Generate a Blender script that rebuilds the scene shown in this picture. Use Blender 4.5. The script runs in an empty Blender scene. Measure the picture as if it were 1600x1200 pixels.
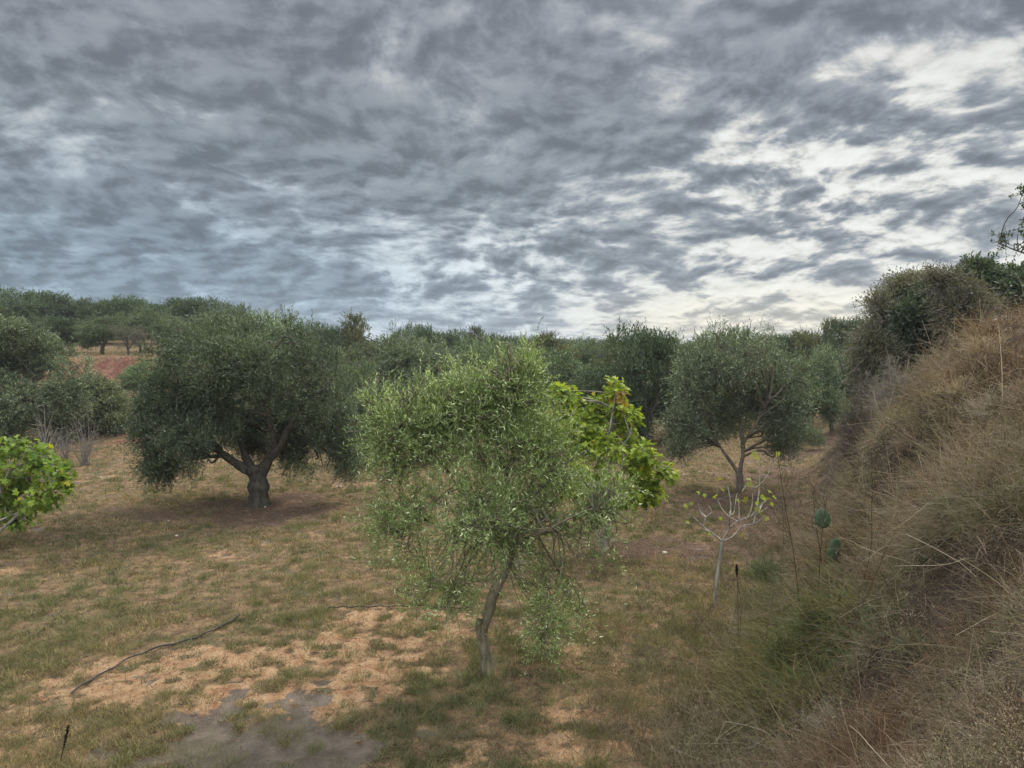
import bpy, math
import numpy as np
from mathutils import Vector

scn = bpy.context.scene
COL = scn.collection
R = math.radians

# ------------------------------------------------------------------ camera
CAMZ = 4.0
PITCH = R(2.86)
FPX = 1202.0
cam_d = bpy.data.cameras.new('camera')
cam = bpy.data.objects.new('camera', cam_d); COL.objects.link(cam)
cam.location = (0, 0, CAMZ)
cam.rotation_euler = (R(90) - PITCH, 0, 0)
cam_d.sensor_width = 36.0
cam_d.lens = 36.0 * FPX / 1600.0
cam_d.clip_start = 0.05
cam_d.clip_end = 3000
scn.camera = cam

# ------------------------------------------------------------------ exposure
scn.view_settings.view_transform = 'Standard'
scn.view_settings.look = 'None'
scn.view_settings.exposure = 0.27
scn.view_settings.gamma = 1.0
SUN_AZ, SUN_EL = R(33), R(48)      # azimuth to the right of straight ahead

# ------------------------------------------------------------------ node helper
class NT:
    def __init__(s, tree):
        s.t = tree; s.n = tree.nodes; s.l = tree.links
    def new(s, typ, **kw):
        n = s.n.new(typ)
        for k, v in kw.items(): setattr(n, k, v)
        return n
    def put(s, sock, v):
        if isinstance(v, bpy.types.NodeSocket): s.l.new(v, sock)
        elif v is not None:
            if isinstance(v, (tuple, list)) and sock.type == 'RGBA' and len(v) == 3: v = (*v, 1)
            sock.default_value = v
    def m(s, op, a, b=None, c=None, clamp=False):
        n = s.new('ShaderNodeMath', operation=op, use_clamp=clamp)
        s.put(n.inputs[0], a)
        if b is not None: s.put(n.inputs[1], b)
        if c is not None: s.put(n.inputs[2], c)
        return n.outputs[0]
    def vm(s, op, a, b=None, out=0):
        n = s.new('ShaderNodeVectorMath', operation=op)
        s.put(n.inputs[0], a)
        if b is not None:
            if op == 'SCALE': s.put(n.inputs['Scale'], b)
            else: s.put(n.inputs[1], b)
        return n.outputs['Value'] if op in ('DOT_PRODUCT', 'LENGTH') else n.outputs[0]
    def noise(s, vec, scale, detail=4, rough=.5, dist=0.0, dim='3D', lac=2.0):
        n = s.new('ShaderNodeTexNoise', noise_dimensions=dim)
        if vec is not None: s.put(n.inputs['Vector'], vec)
        n.inputs['Scale'].default_value = scale; n.inputs['Detail'].default_value = detail
        n.inputs['Roughness'].default_value = rough; n.inputs['Distortion'].default_value = dist
        n.inputs['Lacunarity'].default_value = lac
        return n.outputs['Fac']
    def smooth(s, x, a, b, lo=0.0, hi=1.0):
        n = s.new('ShaderNodeMapRange', interpolation_type='SMOOTHSTEP')
        s.put(n.inputs['Value'], x)
        for k, v in (('From Min', a), ('From Max', b), ('To Min', lo), ('To Max', hi)): s.put(n.inputs[k], v)
        return n.outputs['Result']
    def mix(s, f, a, b, mode='MIX'):
        n = s.new('ShaderNodeMix', data_type='RGBA', blend_type=mode)
        s.put(n.inputs['Factor'], f); s.put(n.inputs[6], a); s.put(n.inputs[7], b)
        return n.outputs[2]
    def fmix(s, f, a, b):
        n = s.new('ShaderNodeMix', data_type='FLOAT')
        s.put(n.inputs['Factor'], f); s.put(n.inputs[2], a); s.put(n.inputs[3], b)
        return n.outputs[0]
    def attr(s, name, fac=True):
        n = s.new('ShaderNodeAttribute', attribute_name=name)
        return n.outputs['Fac'] if fac else n.outputs['Color']
    def xyz(s, x, y, z):
        n = s.new('ShaderNodeCombineXYZ')
        for i, v in enumerate((x, y, z)): s.put(n.inputs[i], v)
        return n.outputs[0]

# ------------------------------------------------------------------ world: overcast broken sky
def pxdir(px, py):
    x = (px - 800) / FPX; y = -(py - 600) / FPX
    v = np.array([x, math.cos(PITCH) + y * math.sin(PITCH), -math.sin(PITCH) + y * math.cos(PITCH)])
    return v / np.linalg.norm(v)

world = bpy.data.worlds.new('World'); scn.world = world; world.use_nodes = True
W = NT(world.node_tree)
for n in list(W.n): W.n.remove(n)
tc = W.new('ShaderNodeTexCoord')
D = W.vm('NORMALIZE', tc.outputs['Generated'])
sp = W.new('ShaderNodeSeparateXYZ'); W.l.new(D, sp.inputs[0])
dx, dy, dz = sp.outputs
dzc = W.m('MAXIMUM', dz, 0.0)
den = W.m('ADD', dzc, 0.24)
U = W.m('DIVIDE', dx, den); V = W.m('DIVIDE', dy, den)
P = W.xyz(U, V, 0.0)
# domain warp
wn = W.new('ShaderNodeTexNoise'); W.l.new(P, wn.inputs['Vector']); wn.inputs['Scale'].default_value = 1.1; wn.inputs['Detail'].default_value = 3
warp = W.vm('SCALE', W.vm('SUBTRACT', wn.outputs['Color'], (0.5, 0.5, 0.5)), 0.38)
Pw = W.vm('ADD', P, warp)
big = W.noise(W.vm('ADD', Pw, (3.3, 1.7, 0.2)), 1.5, 3, .5)
PC = W.vm('MULTIPLY', Pw, (1.22, 1.0, 1.0))
cell = W.noise(PC, 4.3, 10, .56, .05)
cellS = W.noise(W.vm('ADD', PC, (0.020, 0.045, 0.0)), 4.3, 10, .56, .05)
fine = W.noise(W.vm('ADD', Pw, (7.1, 2.2, 1.0)), 20.0, 6, .6, .15)
def blob(px, py, k, ax=1.0, az=1.0):
    d = pxdir(px, py)
    df = W.vm('SUBTRACT', D, tuple(d))
    df = W.vm('MULTIPLY', df, (ax, ax, az))
    q = W.m('MULTIPLY', W.vm('DOT_PRODUCT', df, df), -k)
    return W.m('EXPONENT', q)
glow = None
for px, py, k, w, ax, az in ((1330, 150, 26, .62, 1, 1.6), (1500, 270, 26, .55, .7, 1.6), (1080, 260, 60, .35, 1, 1.5), (780, 440, 45, .5, .8, 1.8),
                     (1200, 400, 26, .5, .55, 2.2), (1240, 490, 40, .5, .5, 3.5), (280, 110, 60, .42, .8, 1.3), (330, 180, 80, .3, 1, 1.5), (520, 300, 90, .18, .6, 1.5)):
    b = W.m('MULTIPLY', blob(px, py, k, ax, az), w)
    glow = b if glow is None else W.m('ADD', glow, b)
dark = None
for px, py, k, w, ax, az in ((1330, 20, 60, .55, .6, 1.8), (820, 60, 12, .35, .5, 1), (1350, 320, 160, .75, .45, 1.5), (1330, 210, 240, .45, .5, 2), (560, 190, 60, .3, .6, 1.0), (120, 30, 50, .4, .5, 1),
                     (60, 330, 18, .35, .6, 1.4), (380, 60, 60, .3, .8, 1), (1520, 200, 300, .5, .6, 1.6)):
    b = W.m('MULTIPLY', blob(px, py, k, ax, az), w)
    dark = b if dark is None else W.m('ADD', dark, b)
# optical thickness of the layer
th = W.m('ADD', W.m('MULTIPLY', W.m('SUBTRACT', cell, 0.5), W.m('ADD', 1.40, W.m('MULTIPLY', glow, 1.4))), W.m('MULTIPLY', W.m('SUBTRACT', big, .5), 1.35))
th = W.m('ADD', th, W.m('MULTIPLY', W.m('SUBTRACT', fine, .5), .5))
th = W.m('ADD', th, W.m('MULTIPLY', dark, .38))
th = W.m('SUBTRACT', th, W.m('MULTIPLY', glow, .26))
relief = W.m('SUBTRACT', cellS, cell)
gap = W.smooth(th, -0.02, -0.46)            # 1 where the layer is thin
body = W.fmix(.42, W.smooth(th, .42, -.42), W.smooth(th, .10, -.14))
br = W.m('ADD', .205, W.m('MULTIPLY', body, .210))
br = W.m('ADD', br, W.m('MULTIPLY', W.smooth(relief, -.12, .12, -1.0, 1.0), .065))
edge = W.m('MULTIPLY', gap, W.m('ADD', .10, W.m('MULTIPLY', glow, .80)))
edge = W.m('MULTIPLY', edge, W.m('ADD', 1.0, W.m('MULTIPLY', relief, 3.5)))
tot = W.m('ADD', br, edge)
# colour: blue-grey thick parts, warmer white thin parts, bluer low on the left, cream low on the right
ccol = W.mix(W.smooth(tot, .08, .75), (0.85, 0.985, 1.15), (1.0, 1.01, .965))
lav = W.smooth(dz, .18, .45)
ccol = W.mix(W.m('MULTIPLY', lav, .30), ccol, W.mix(1.0, ccol, (1.05, .98, 1.0), 'MULTIPLY'))
blu = W.m('MULTIPLY', W.smooth(dz, .34, .02), W.smooth(dx, .35, -.45))
ccol = W.mix(W.m('MULTIPLY', blu, .9), ccol, (0.72, 0.97, 1.20))
crm = W.m('MULTIPLY', W.smooth(dz, .10, .0), W.smooth(dx, .0, .25))
ccol = W.mix(crm, ccol, (1.10, 1.04, .86))
tot = W.m('ADD', tot, W.m('MULTIPLY', crm, .16))
tot = W.m('ADD', tot, W.m('MULTIPLY', W.smooth(dz, .14, .0), .06))
tot = W.m('MULTIPLY', W.m('SUBTRACT', 1.0, W.m('EXPONENT', W.m('MULTIPLY', tot, -1.45))), .86)
cloud = W.vm('SCALE', ccol, tot)
# unseen sky overhead and behind the viewer, brightened to add ambient fill
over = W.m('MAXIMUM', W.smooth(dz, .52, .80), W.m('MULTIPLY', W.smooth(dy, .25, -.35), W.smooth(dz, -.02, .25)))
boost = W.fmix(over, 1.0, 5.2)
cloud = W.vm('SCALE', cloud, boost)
sky = W.new('ShaderNodeTexSky', sky_type='NISHITA')
sky.sun_disc = False; sky.sun_elevation = SUN_EL; sky.sun_rotation = SUN_AZ
skyc = W.vm('SCALE', sky.outputs[0], .06)
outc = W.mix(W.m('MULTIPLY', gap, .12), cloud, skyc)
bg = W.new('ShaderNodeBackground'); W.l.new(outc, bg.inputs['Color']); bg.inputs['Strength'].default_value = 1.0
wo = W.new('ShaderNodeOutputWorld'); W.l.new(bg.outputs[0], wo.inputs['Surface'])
world.cycles.sampling_method = 'MANUAL'; world.cycles.sample_map_resolution = 512

sl = bpy.data.lights.new('sun', 'SUN'); sl.energy = 2.6; sl.angle = R(12); sl.color = (1.0, .95, .86)
so = bpy.data.objects.new('sun', sl); COL.objects.link(so)
sdir = Vector((math.sin(SUN_AZ) * math.cos(SUN_EL), math.cos(SUN_AZ) * math.cos(SUN_EL), math.sin(SUN_EL)))
so.rotation_euler = sdir.to_track_quat('Z', 'Y').to_euler()
so.location = (20, 20, 40)
scn.cycles.max_bounces = 6; scn.cycles.diffuse_bounces = 3; scn.cycles.glossy_bounces = 2
scn.cycles.transmission_bounces = 4; scn.cycles.transparent_max_bounces = 4

# ------------------------------------------------------------------ numpy helpers
rng = np.random.default_rng(11)
def sst(x, a, b):
    t = np.clip((np.asarray(x, float) - a) / (b - a), 0, 1); return t * t * (3 - 2 * t)
_perm = np.random.default_rng(5).random(65536)
def vnoise(x, y, seed=0):
    x = np.asarray(x, float); y = np.asarray(y, float)
    xi = np.floor(x).astype(np.int64); yi = np.floor(y).astype(np.int64)
    fx = x - xi; fy = y - yi
    fx = fx * fx * (3 - 2 * fx); fy = fy * fy * (3 - 2 * fy)
    def h(i, j): return _perm[((i * 73856093) ^ (j * 19349663) ^ (seed * 83492791)) & 65535]
    return (h(xi, yi) * (1 - fx) + h(xi + 1, yi) * fx) * (1 - fy) + (h(xi, yi + 1) * (1 - fx) + h(xi + 1, yi + 1) * fx) * fy
def fbm(x, y, sc, octv=4, seed=0, rough=.5):
    s = 0; a = 1; tot = 0
    for o in range(octv):
        s = s + a * vnoise(x * sc + o * 17.3, y * sc + o * 9.1, seed + o); tot += a
        a *= rough; sc = sc * 2.03
    return s / tot
def norm(v):
    return v / (np.linalg.norm(v, axis=-1, keepdims=True) + 1e-9)

def at(px, py, Y):
    d = pxdir(px, py); return np.array([0, 0, CAMZ]) + d * (Y / d[1])
def flat(px, py):
    d = pxdir(px, py); t = -CAMZ / d[2]; return np.array([0, 0, CAMZ]) + d * t

# ------------------------------------------------------------------ terrain
ctl = [tuple(at(*a)) for a in ((1600, 1200, 3.0), (1600, 1000, 4.2), (1600, 800, 6.0), (1600, 625, 8.6), (1600, 532, 10.8),
       (1530, 548, 11.4), (1480, 592, 11.0), (1440, 640, 10.4), (1500, 900, 5.9), (1400, 1200, 4.5), (1400, 1000, 6.0), (1400, 830, 8.2), (1365, 720, 10.6),
       (1250, 1200, 5.9), (1250, 1020, 8.3), (1275, 890, 11.0))]
ctl += [tuple(flat(*a)) for a in ((1130, 1200), (1180, 1010), (1235, 880), (1285, 770), (1312, 700), (1335, 650))]
ctl += [(9, 13, 4.3), (6.8, 13.5, 2.6), (12, 20, 3.6), (9.4, 16, 2.0), (12, 9, 4.6), (20, 35, 3.6), (30, 60, 4.2), (10, 5, 4.0), (6, 3, 3.1), (4, 1, 2.6), (0, 0, 2.3), (0, -6, 2.3),
        (-5, 0, 1.9), (10, -6, 4), (0, 4.6, 0), (-5, 4.6, 0), (-10, 10, 0), (-10, 22, 0), (0, 10, 0), (0, 20, 0), (0, 36, 0), (5, 26, 0), (8, 45, 0), (-20, 5, 0), (-20, 40, 0), (5, 60, 0), (-10, 60, 0), (2.0, 10, 0), (1, 7.5, 0)]
ctl = np.array(ctl)
def tps_k(r2): return np.where(r2 > 1e-9, .5 * r2 * np.log(r2 + 1e-12), 0)
_n = len(ctl)
_d2 = ((ctl[:, None, :2] - ctl[None, :, :2]) ** 2).sum(-1)
_A = np.zeros((_n + 3, _n + 3)); _A[:_n, :_n] = tps_k(_d2) + np.eye(_n) * .02
_A[:_n, _n] = 1; _A[:_n, _n + 1:] = ctl[:, :2]; _A[_n, :_n] = 1; _A[_n + 1:, :_n] = ctl[:, :2].T
_w = np.linalg.solve(_A, np.concatenate([ctl[:, 2], [0, 0, 0]]))
def footp(x, y):
    return (x + 1.7 - .48 * np.maximum(y, 3.2)) * .9
def bank_mask(x, y):
    return np.clip(sst(footp(x, y), -1.1, .5) + sst(y, 4.6, 3.0), 0, 1)
def H(x, y):
    x = np.asarray(x, float); y = np.asarray(y, float)
    z = np.full(x.shape, _w[_n]) + _w[_n + 1] * x + _w[_n + 2] * y
    for i in range(_n): z = z + _w[i] * tps_k((x - ctl[i, 0]) ** 2 + (y - ctl[i, 1]) ** 2)
    bm = bank_mask(x, y)
    z = np.clip(z, 0, 5.6) * bm
    z = z + bm * sst(z, .3, 1.2) * ((fbm(x, y, 1.0, 3, 3) - .5) * .75 + (fbm(x, y, 3.1, 2, 8) - .5) * .14)
    # orchard terrace far to the left with its raw red step
    px = x / np.maximum(y, 1.0)
    lm = sst(px, -.28, -.46)
    ramp = sst(y, 22, 43) * 2.0
    cliff = sst(y + 2.0 * np.sin(x * .35) + fbm(x, y, .6, 3, 2) * 2.5, 45.0, 46.6) * 1.35
    up = sst(y, 47, 85) * 1.5
    z = z + lm * (ramp + cliff + up)
    z = z + (1 - lm) * sst(y, 40, 120) * .5
    z = z + (fbm(x, y, .25, 3, 4) - .5) * .16 * sst(np.hypot(x, y), 4, 12) + (fbm(x, y, 1.6, 3, 6) - .5) * .055
    return z
def Hs(x, y): return float(H(np.array([x]), np.array([y]))[0])
def onground(px, py, y0=2.5):
    d = pxdir(px, py); Y = y0
    ys = np.arange(y0, 90, .05); t = ys / d[1]
    zz = CAMZ + d[2] * t - H(d[0] * t, ys)
    k = np.argmax(zz < 0)
    if not (zz < 0).any(): k = len(ys) - 1
    return np.array([d[0] * t[k], ys[k], CAMZ + d[2] * t[k]])
def project(P):
    P = np.asarray(P, float); r = P - np.array([0, 0, CAMZ])
    f = r[..., 1] * math.cos(PITCH) - r[..., 2] * math.sin(PITCH)
    u = r[..., 1] * math.sin(PITCH) + r[..., 2] * math.cos(PITCH)
    return 800 + FPX * r[..., 0] / f, 600 - FPX * u / f

# ground cover regions, all in metres on the land
G = {k: flat(*v) for k, v in dict(big=(405, 790), mud=(400, 1170), soilA=(430, 1060), soilB=(640, 975), soilC=(1010, 1130), soilD=(1230, 860), fig=(930, 850),
                                  young=(765, 1055), right=(1158, 768), lfig=(-10, 850)).items()}
def ell(x, y, c, rx, ry, sh=0):
    xx = x - c[0]; yy = y - c[1]
    return (xx / rx) ** 2 + ((yy - sh * xx) / ry) ** 2
def masks(x, y):
    nb = fbm(x, y, .55, 4, 21); nf = fbm(x, y, 2.2, 4, 31)
    n = (nb - .5) * 1.6 + (nf - .5) * 1.0
    soil = np.exp(-ell(x, y, G['soilA'], 2.7, 1.15)) * 1.05 + np.exp(-ell(x, y, G['soilB'], 1.3, .75)) * .95 + np.exp(-ell(x, y, G['soilC'], 1.15, 1.7)) * 1.35 + np.exp(-ell(x, y, G['soilD'], 1.1, 3.0)) * .8
    soil = soil + sst(y, 9.0, 6.9) * .48 + .30 - np.exp(-ell(x, y, G['young'] + np.array([.35, -.55, 0]), 1.3, .75)) * .7
    soil = sst(soil + n * 1.05, .36, 1.1)
    mud = sst(np.exp(-ell(x, y, G['mud'], 1.45, .85, -.1)) * 1.15 + (nf - .5) * 1.5 + (nb - .5) * .9 + (fbm(x, y, 7, 3, 36) - .5) * .8, .40, .62)
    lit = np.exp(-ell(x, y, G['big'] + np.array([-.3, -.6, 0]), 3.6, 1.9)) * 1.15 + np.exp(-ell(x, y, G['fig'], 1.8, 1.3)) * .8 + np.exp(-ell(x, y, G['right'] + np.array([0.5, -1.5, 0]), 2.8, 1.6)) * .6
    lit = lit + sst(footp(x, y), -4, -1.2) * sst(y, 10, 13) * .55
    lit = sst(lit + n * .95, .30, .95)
    px = x / np.maximum(y, 1)
    red = sst(px, -.40, -.47) * np.maximum(sst(y, 43.2, 44.6) * sst(y, 48.0, 46.0) * sst(fbm(x, y * .3, .9, 3, 37), .36, .50), .75 * sst(n, .0, .18) * sst(y, 25, 29) * sst(y, 43, 38))
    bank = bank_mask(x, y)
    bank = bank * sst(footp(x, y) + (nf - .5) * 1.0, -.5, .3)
    soil = soil * np.clip(.15 + (fbm(x, y, 5.5, 3, 35) - .36) * 5.5, .12, 1)
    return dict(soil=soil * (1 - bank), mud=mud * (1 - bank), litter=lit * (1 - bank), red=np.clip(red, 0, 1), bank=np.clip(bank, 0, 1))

# ------------------------------------------------------------------ mesh helpers
def mesh_np(name, V, faces_k, mat, parent=None, col=None, attrs=None, smooth=False):
    """faces_k: list of int arrays (n, k)"""
    me = bpy.data.meshes.new(name)
    V = np.ascontiguousarray(V, np.float32)
    me.vertices.add(len(V)); me.vertices.foreach_set('co', V.ravel())
    idx = np.concatenate([f.ravel() for f in faces_k]).astype(np.int32)
    tot = np.concatenate([np.full(len(f), f.shape[1], np.int32) for f in faces_k])
    st = np.concatenate([[0], np.cumsum(tot)[:-1]]).astype(np.int32)
    me.loops.add(len(idx)); me.loops.foreach_set('vertex_index', idx)
    me.polygons.add(len(tot)); me.polygons.foreach_set('loop_start', st)
    if smooth: me.polygons.foreach_set('use_smooth', np.ones(len(tot), bool))
    if col is not None:
        a = me.color_attributes.new('col', 'FLOAT_COLOR', 'POINT')
        c4 = np.ones((len(V), 4), np.float32); c4[:, :3] = col
        a.data.foreach_set('color', c4.ravel())
    for k, v in (attrs or {}).items():
        a = me.attributes.new(k, 'FLOAT', 'POINT'); a.data.foreach_set('value', np.asarray(v, np.float32))
    me.update(calc_edges=True)
    me.materials.append(mat)
    o = bpy.data.objects.new(name, me); COL.objects.link(o)
    if parent is not None: o.parent = parent
    return o
class Acc:
    def __init__(s): s.V = []; s.C = []; s.F = {}; s.n = 0
    def add(s, V, F, C):
        s.V.append(V); s.C.append(C); s.F.setdefault(F.shape[1], []).append(F + s.n); s.n += len(V)
    def build(s, name, mat, parent=None, off=None, smooth=False):
        V = np.concatenate(s.V); C = np.concatenate(s.C)
        if off is not None: V = V - np.asarray(off)
        return mesh_np(name, V, [np.concatenate(f) for f in s.F.values()], mat, parent, C, smooth=smooth)
def ribbons(acc, P, Wd, side, C):
    n, k, _ = P.shape
    side = norm(side)[:, None, :]
    L = P - side * Wd[..., None] * .5; Rr = P + side * Wd[..., None] * .5
    V = np.stack([L, Rr], 2).reshape(-1, 3)
    b = (np.arange(n) * k * 2)[:, None] + (np.arange(k - 1) * 2)[None, :]
    F = np.stack([b, b + 1, b + 3, b + 2], -1).reshape(-1, 4)
    acc.add(V, F, np.repeat(C, k * 2, 0))
def tubes(acc, P, Rad, C, sides=6):
    n, k, _ = P.shape
    T = np.gradient(P, axis=1); T = norm(T)
    ref = np.zeros_like(T); ref[..., 0] = .31; ref[..., 1] = .93; ref[..., 2] = .17
    A = norm(np.cross(T, ref)); B = np.cross(T, A)
    ang = np.arange(sides) / sides * 2 * np.pi
    ring = A[:, :, None, :] * np.cos(ang)[None, None, :, None] + B[:, :, None, :] * np.sin(ang)[None, None, :, None]
    V = (P[:, :, None, :] + ring * Rad[:, :, None, None]).reshape(-1, 3)
    i = np.arange(n)[:, None, None] * k * sides + np.arange(k - 1)[None, :, None] * sides
    j = np.arange(sides)[None, None, :]; j2 = (j + 1) % sides
    F = np.stack([i + j, i + j2, i + sides + j2, i + sides + j], -1).reshape(-1, 4)
    acc.add(V, F, np.repeat(C, k * sides, 0))
def leaves(acc, pos, d, side, L, Wd, C, bend=.25):
    """four-point pointed leaves with a lengthwise bend"""
    nrm = norm(np.cross(d, side)); s = norm(np.cross(nrm, d))
    L = L[:, None]; Wd = Wd[:, None]
    a = pos; m = pos + d * L * .5 + nrm * L * bend * .25; t = pos + d * L
    V = np.stack([a, m - s * Wd * .5, t, m + s * Wd * .5], 1).reshape(-1, 3)
    n = len(pos); b = np.arange(n) * 4
    acc.add(V, np.stack([b, b + 1, b + 2, b + 3], -1), np.repeat(C, 4, 0))
def rdir(n, r=rng): return norm(r.normal(size=(n, 3)))
def jit(c, n, amt=.2, r=rng):
    c = np.asarray(c, float)
    return np.clip(c[None, :] * (1 + (r.random((n, 1)) - .5) * 2 * amt) * (1 + (r.random((n, 3)) - .5) * amt * .6), 0, 1)
def curve(pts, k):
    """Catmull-Rom through pts, k samples"""
    pts = np.asarray(pts, float); n = len(pts)
    p = np.vstack([2 * pts[0] - pts[1], pts, 2 * pts[-1] - pts[-2]])
    u = np.linspace(0, n - 1 - 1e-6, k); i = u.astype(int); t = (u - i)[:, None]
    a, b, c, d = p[i], p[i + 1], p[i + 2], p[i + 3]
    return .5 * (2 * b + (c - a) * t + (2 * a - 5 * b + 4 * c - d) * t ** 2 + (3 * b - a - 3 * c + d) * t ** 3)

# ------------------------------------------------------------------ materials
def newmat(name):
    m = bpy.data.materials.new(name); m.use_nodes = True
    t = NT(m.node_tree)
    for n in list(t.n): t.n.remove(n)
    return m, t
def leafmat(name, trans=.35, rough=.45, spec=.35, back=None, vary=.25, gain=1.0):
    m, t = newmat(name)
    c = t.attr('col', False)
    oi = t.new('ShaderNodeObjectInfo')
    v = t.m('ADD', 1 - vary / 2, t.m('MULTIPLY', oi.outputs['Random'], vary))
    c = t.vm('SCALE', c, t.m('MULTIPLY', v, gain))
    if back is not None:
        g = t.new('ShaderNodeNewGeometry')
        c = t.mix(t.m('MULTIPLY', g.outputs['Backfacing'], .75), c, t.vm('MULTIPLY', c, back))
    p = t.new('ShaderNodeBsdfPrincipled'); t.put(p.inputs['Base Color'], c)
    p.inputs['Roughness'].default_value = rough; p.inputs['Specular IOR Level'].default_value = spec
    tr = t.new('ShaderNodeBsdfTranslucent'); t.put(tr.inputs['Color'], t.vm('MULTIPLY', c, (1.25, 1.3, .6)))
    mx = t.new('ShaderNodeMixShader'); mx.inputs[0].default_value = trans
    t.l.new(p.outputs[0], mx.inputs[1]); t.l.new(tr.outputs[0], mx.inputs[2])
    o = t.new('ShaderNodeOutputMaterial'); t.l.new(mx.outputs[0], o.inputs['Surface'])
    return m
def solidmat(name, rough=.85, spec=.2, nscale=14, namt=.5, bump=.6, dist=.02, stretch=(1, 1, .35)):
    m, t = newmat(name)
    c = t.attr('col', False)
    tcx = t.new('ShaderNodeTexCoord')
    v = t.vm('MULTIPLY', tcx.outputs['Object'], stretch)
    n = t.noise(v, nscale, 6, .65)
    c = t.vm('SCALE', c, t.smooth(n, .3, .7, 1 - namt, 1 + namt))
    n2 = t.noise(v, nscale * .35, 3, .5)
    c = t.mix(t.smooth(n2, .52, .68), c, t.vm('MULTIPLY', c, (1.25, 1.3, .95)))
    p = t.new('ShaderNodeBsdfPrincipled'); t.put(p.inputs['Base Color'], c)
    p.inputs['Roughness'].default_value = rough; p.inputs['Specular IOR Level'].default_value = spec
    b = t.new('ShaderNodeBump'); b.inputs['Strength'].default_value = bump; b.inputs['Distance'].default_value = dist
    t.l.new(n, b.inputs['Height']); t.l.new(b.outputs[0], p.inputs['Normal'])
    o = t.new('ShaderNodeOutputMaterial'); t.l.new(p.outputs[0], o.inputs['Surface'])
    return m
M_olive = leafmat('olive_leaf', .22, .5, .28, back=(1.5, 1.45, 1.42), vary=.45)
M_fig = leafmat('fig_leaf', .42, .5, .25, vary=.0)
M_shrub = leafmat('shrub_leaf', .25, .6, .25, vary=.3)
M_grass = leafmat('grass_blade', .35, .8, .1, vary=0)
M_dry = leafmat('dry_stem', .2, .85, .1, vary=.3)
M_bark = solidmat('bark')
M_twig = solidmat('twig_bark', nscale=30, bump=.2, dist=.004)
M_rubber = solidmat('black_rubber', rough=.5, spec=.4, nscale=60, namt=.2, bump=.1, dist=.001)
M_stone = solidmat('stone_white', nscale=30, namt=.2, bump=.4, dist=.01, stretch=(1, 1, 1))
M_cactus = solidmat('cactus_skin', rough=.5, spec=.4, nscale=25, namt=.15, bump=.2, dist=.004, stretch=(1, 1, 1))

# ground material
M_ground, t = newmat('orchard_ground')
geo = t.new('ShaderNodeNewGeometry'); pos = geo.outputs['Position']
n1 = t.noise(pos, .8, 6, .6); n2 = t.noise(pos, 5, 8, .62); n3 = t.noise(pos, 34, 6, .7); n4 = t.noise(pos, 2.2, 6, .6, .4)
thatch = t.mix(t.smooth(n2, .32, .66), (.092, .056, .030), (.275, .172, .088))
thatch = t.mix(t.smooth(n4, .5, .66), thatch, (.115, .100, .044))
n5 = t.noise(pos, 95, 3, .7)
thatch = t.vm('SCALE', thatch, t.smooth(n5, .36, .62, .40, 1.40))
soil = t.mix(t.smooth(n2, .3, .68), (.235, .110, .048), (.41, .260, .138))
soil = t.mix(t.smooth(n3, .50, .68), soil, (.47, .33, .20))
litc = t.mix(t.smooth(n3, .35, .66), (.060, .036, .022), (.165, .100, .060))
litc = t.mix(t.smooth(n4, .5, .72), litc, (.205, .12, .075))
mud = t.mix(t.smooth(n2, .3, .7), (.088, .064, .045), (.175, .135, .100))
red = t.mix(t.smooth(n2, .35, .65), (.125, .050, .033), (.235, .108, .068))
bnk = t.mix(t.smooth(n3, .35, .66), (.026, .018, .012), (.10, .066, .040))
jn = t.m('MULTIPLY', t.m('SUBTRACT', n3, .5), .9)
def msk(nm, a=.3, b=.7): return t.smooth(t.m('ADD', t.attr(nm), t.m('ADD', t.m('MULTIPLY', jn, .9), t.m('MULTIPLY', t.m('SUBTRACT', n2, .5), 1.2))), a, b)
c = t.mix(msk('soil'), thatch, soil)
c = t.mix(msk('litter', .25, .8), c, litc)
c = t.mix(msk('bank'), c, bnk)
c = t.mix(msk('red'), c, red)
c = t.mix(msk('mud', .35, .65), c, mud)
clod_shade = t.smooth(n3, .56, .64)  # dark speckle: clods and their small shadows, put into the colour
c = t.mix(t.m('MULTIPLY', clod_shade, .35), c, t.vm('MULTIPLY', c, (.45, .42, .4)))
p = t.new('ShaderNodeBsdfPrincipled'); t.put(p.inputs['Base Color'], c)
t.put(p.inputs['Roughness'], t.fmix(t.attr('mud'), .95, .50)); p.inputs['Specular IOR Level'].default_value = .25
hgt = t.m('ADD', t.m('MULTIPLY', n2, 1.0), t.m('MULTIPLY', n3, .35))
b = t.new('ShaderNodeBump'); b.inputs['Strength'].default_value = .9; b.inputs['Distance'].default_value = .10
t.put(b.inputs['Strength'], t.fmix(t.attr('mud'), .9, .8))
t.l.new(hgt, b.inputs['Height']); t.l.new(b.outputs[0], p.inputs['Normal'])
o = t.new('ShaderNodeOutputMaterial'); t.l.new(p.outputs[0], o.inputs['Surface'])

# ------------------------------------------------------------------ ground sheet
def axis(segs):
    out = []
    for a, b_, n in segs: out.append(np.linspace(a, b_, n, endpoint=False))
    return np.concatenate(out + [[segs[-1][1]]])
gx = axis([(-900, -100, 12), (-100, -30, 50), (-30, -9, 90), (-9, 9, 260), (9, 30, 90), (30, 100, 40), (100, 900, 12)])
gy = axis([(-300, -10, 10), (-10, 2, 40), (2, 6, 50), (6, 13, 150), (13, 30, 150), (30, 60, 120), (60, 120, 40), (120, 1500, 20)])
XX, YY = np.meshgrid(gx, gy)
xs, ys = XX.ravel(), YY.ravel()
zs = H(xs, ys)
mk = masks(xs, ys)
zs = zs - mk['mud'] * .05 + mk['soil'] * (fbm(xs, ys, 4.0, 3, 77) - .5) * .09
nx, ny = len(gx), len(gy)
ii = (np.arange(ny - 1) * nx)[:, None] + np.arange(nx - 1)[None, :]
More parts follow.
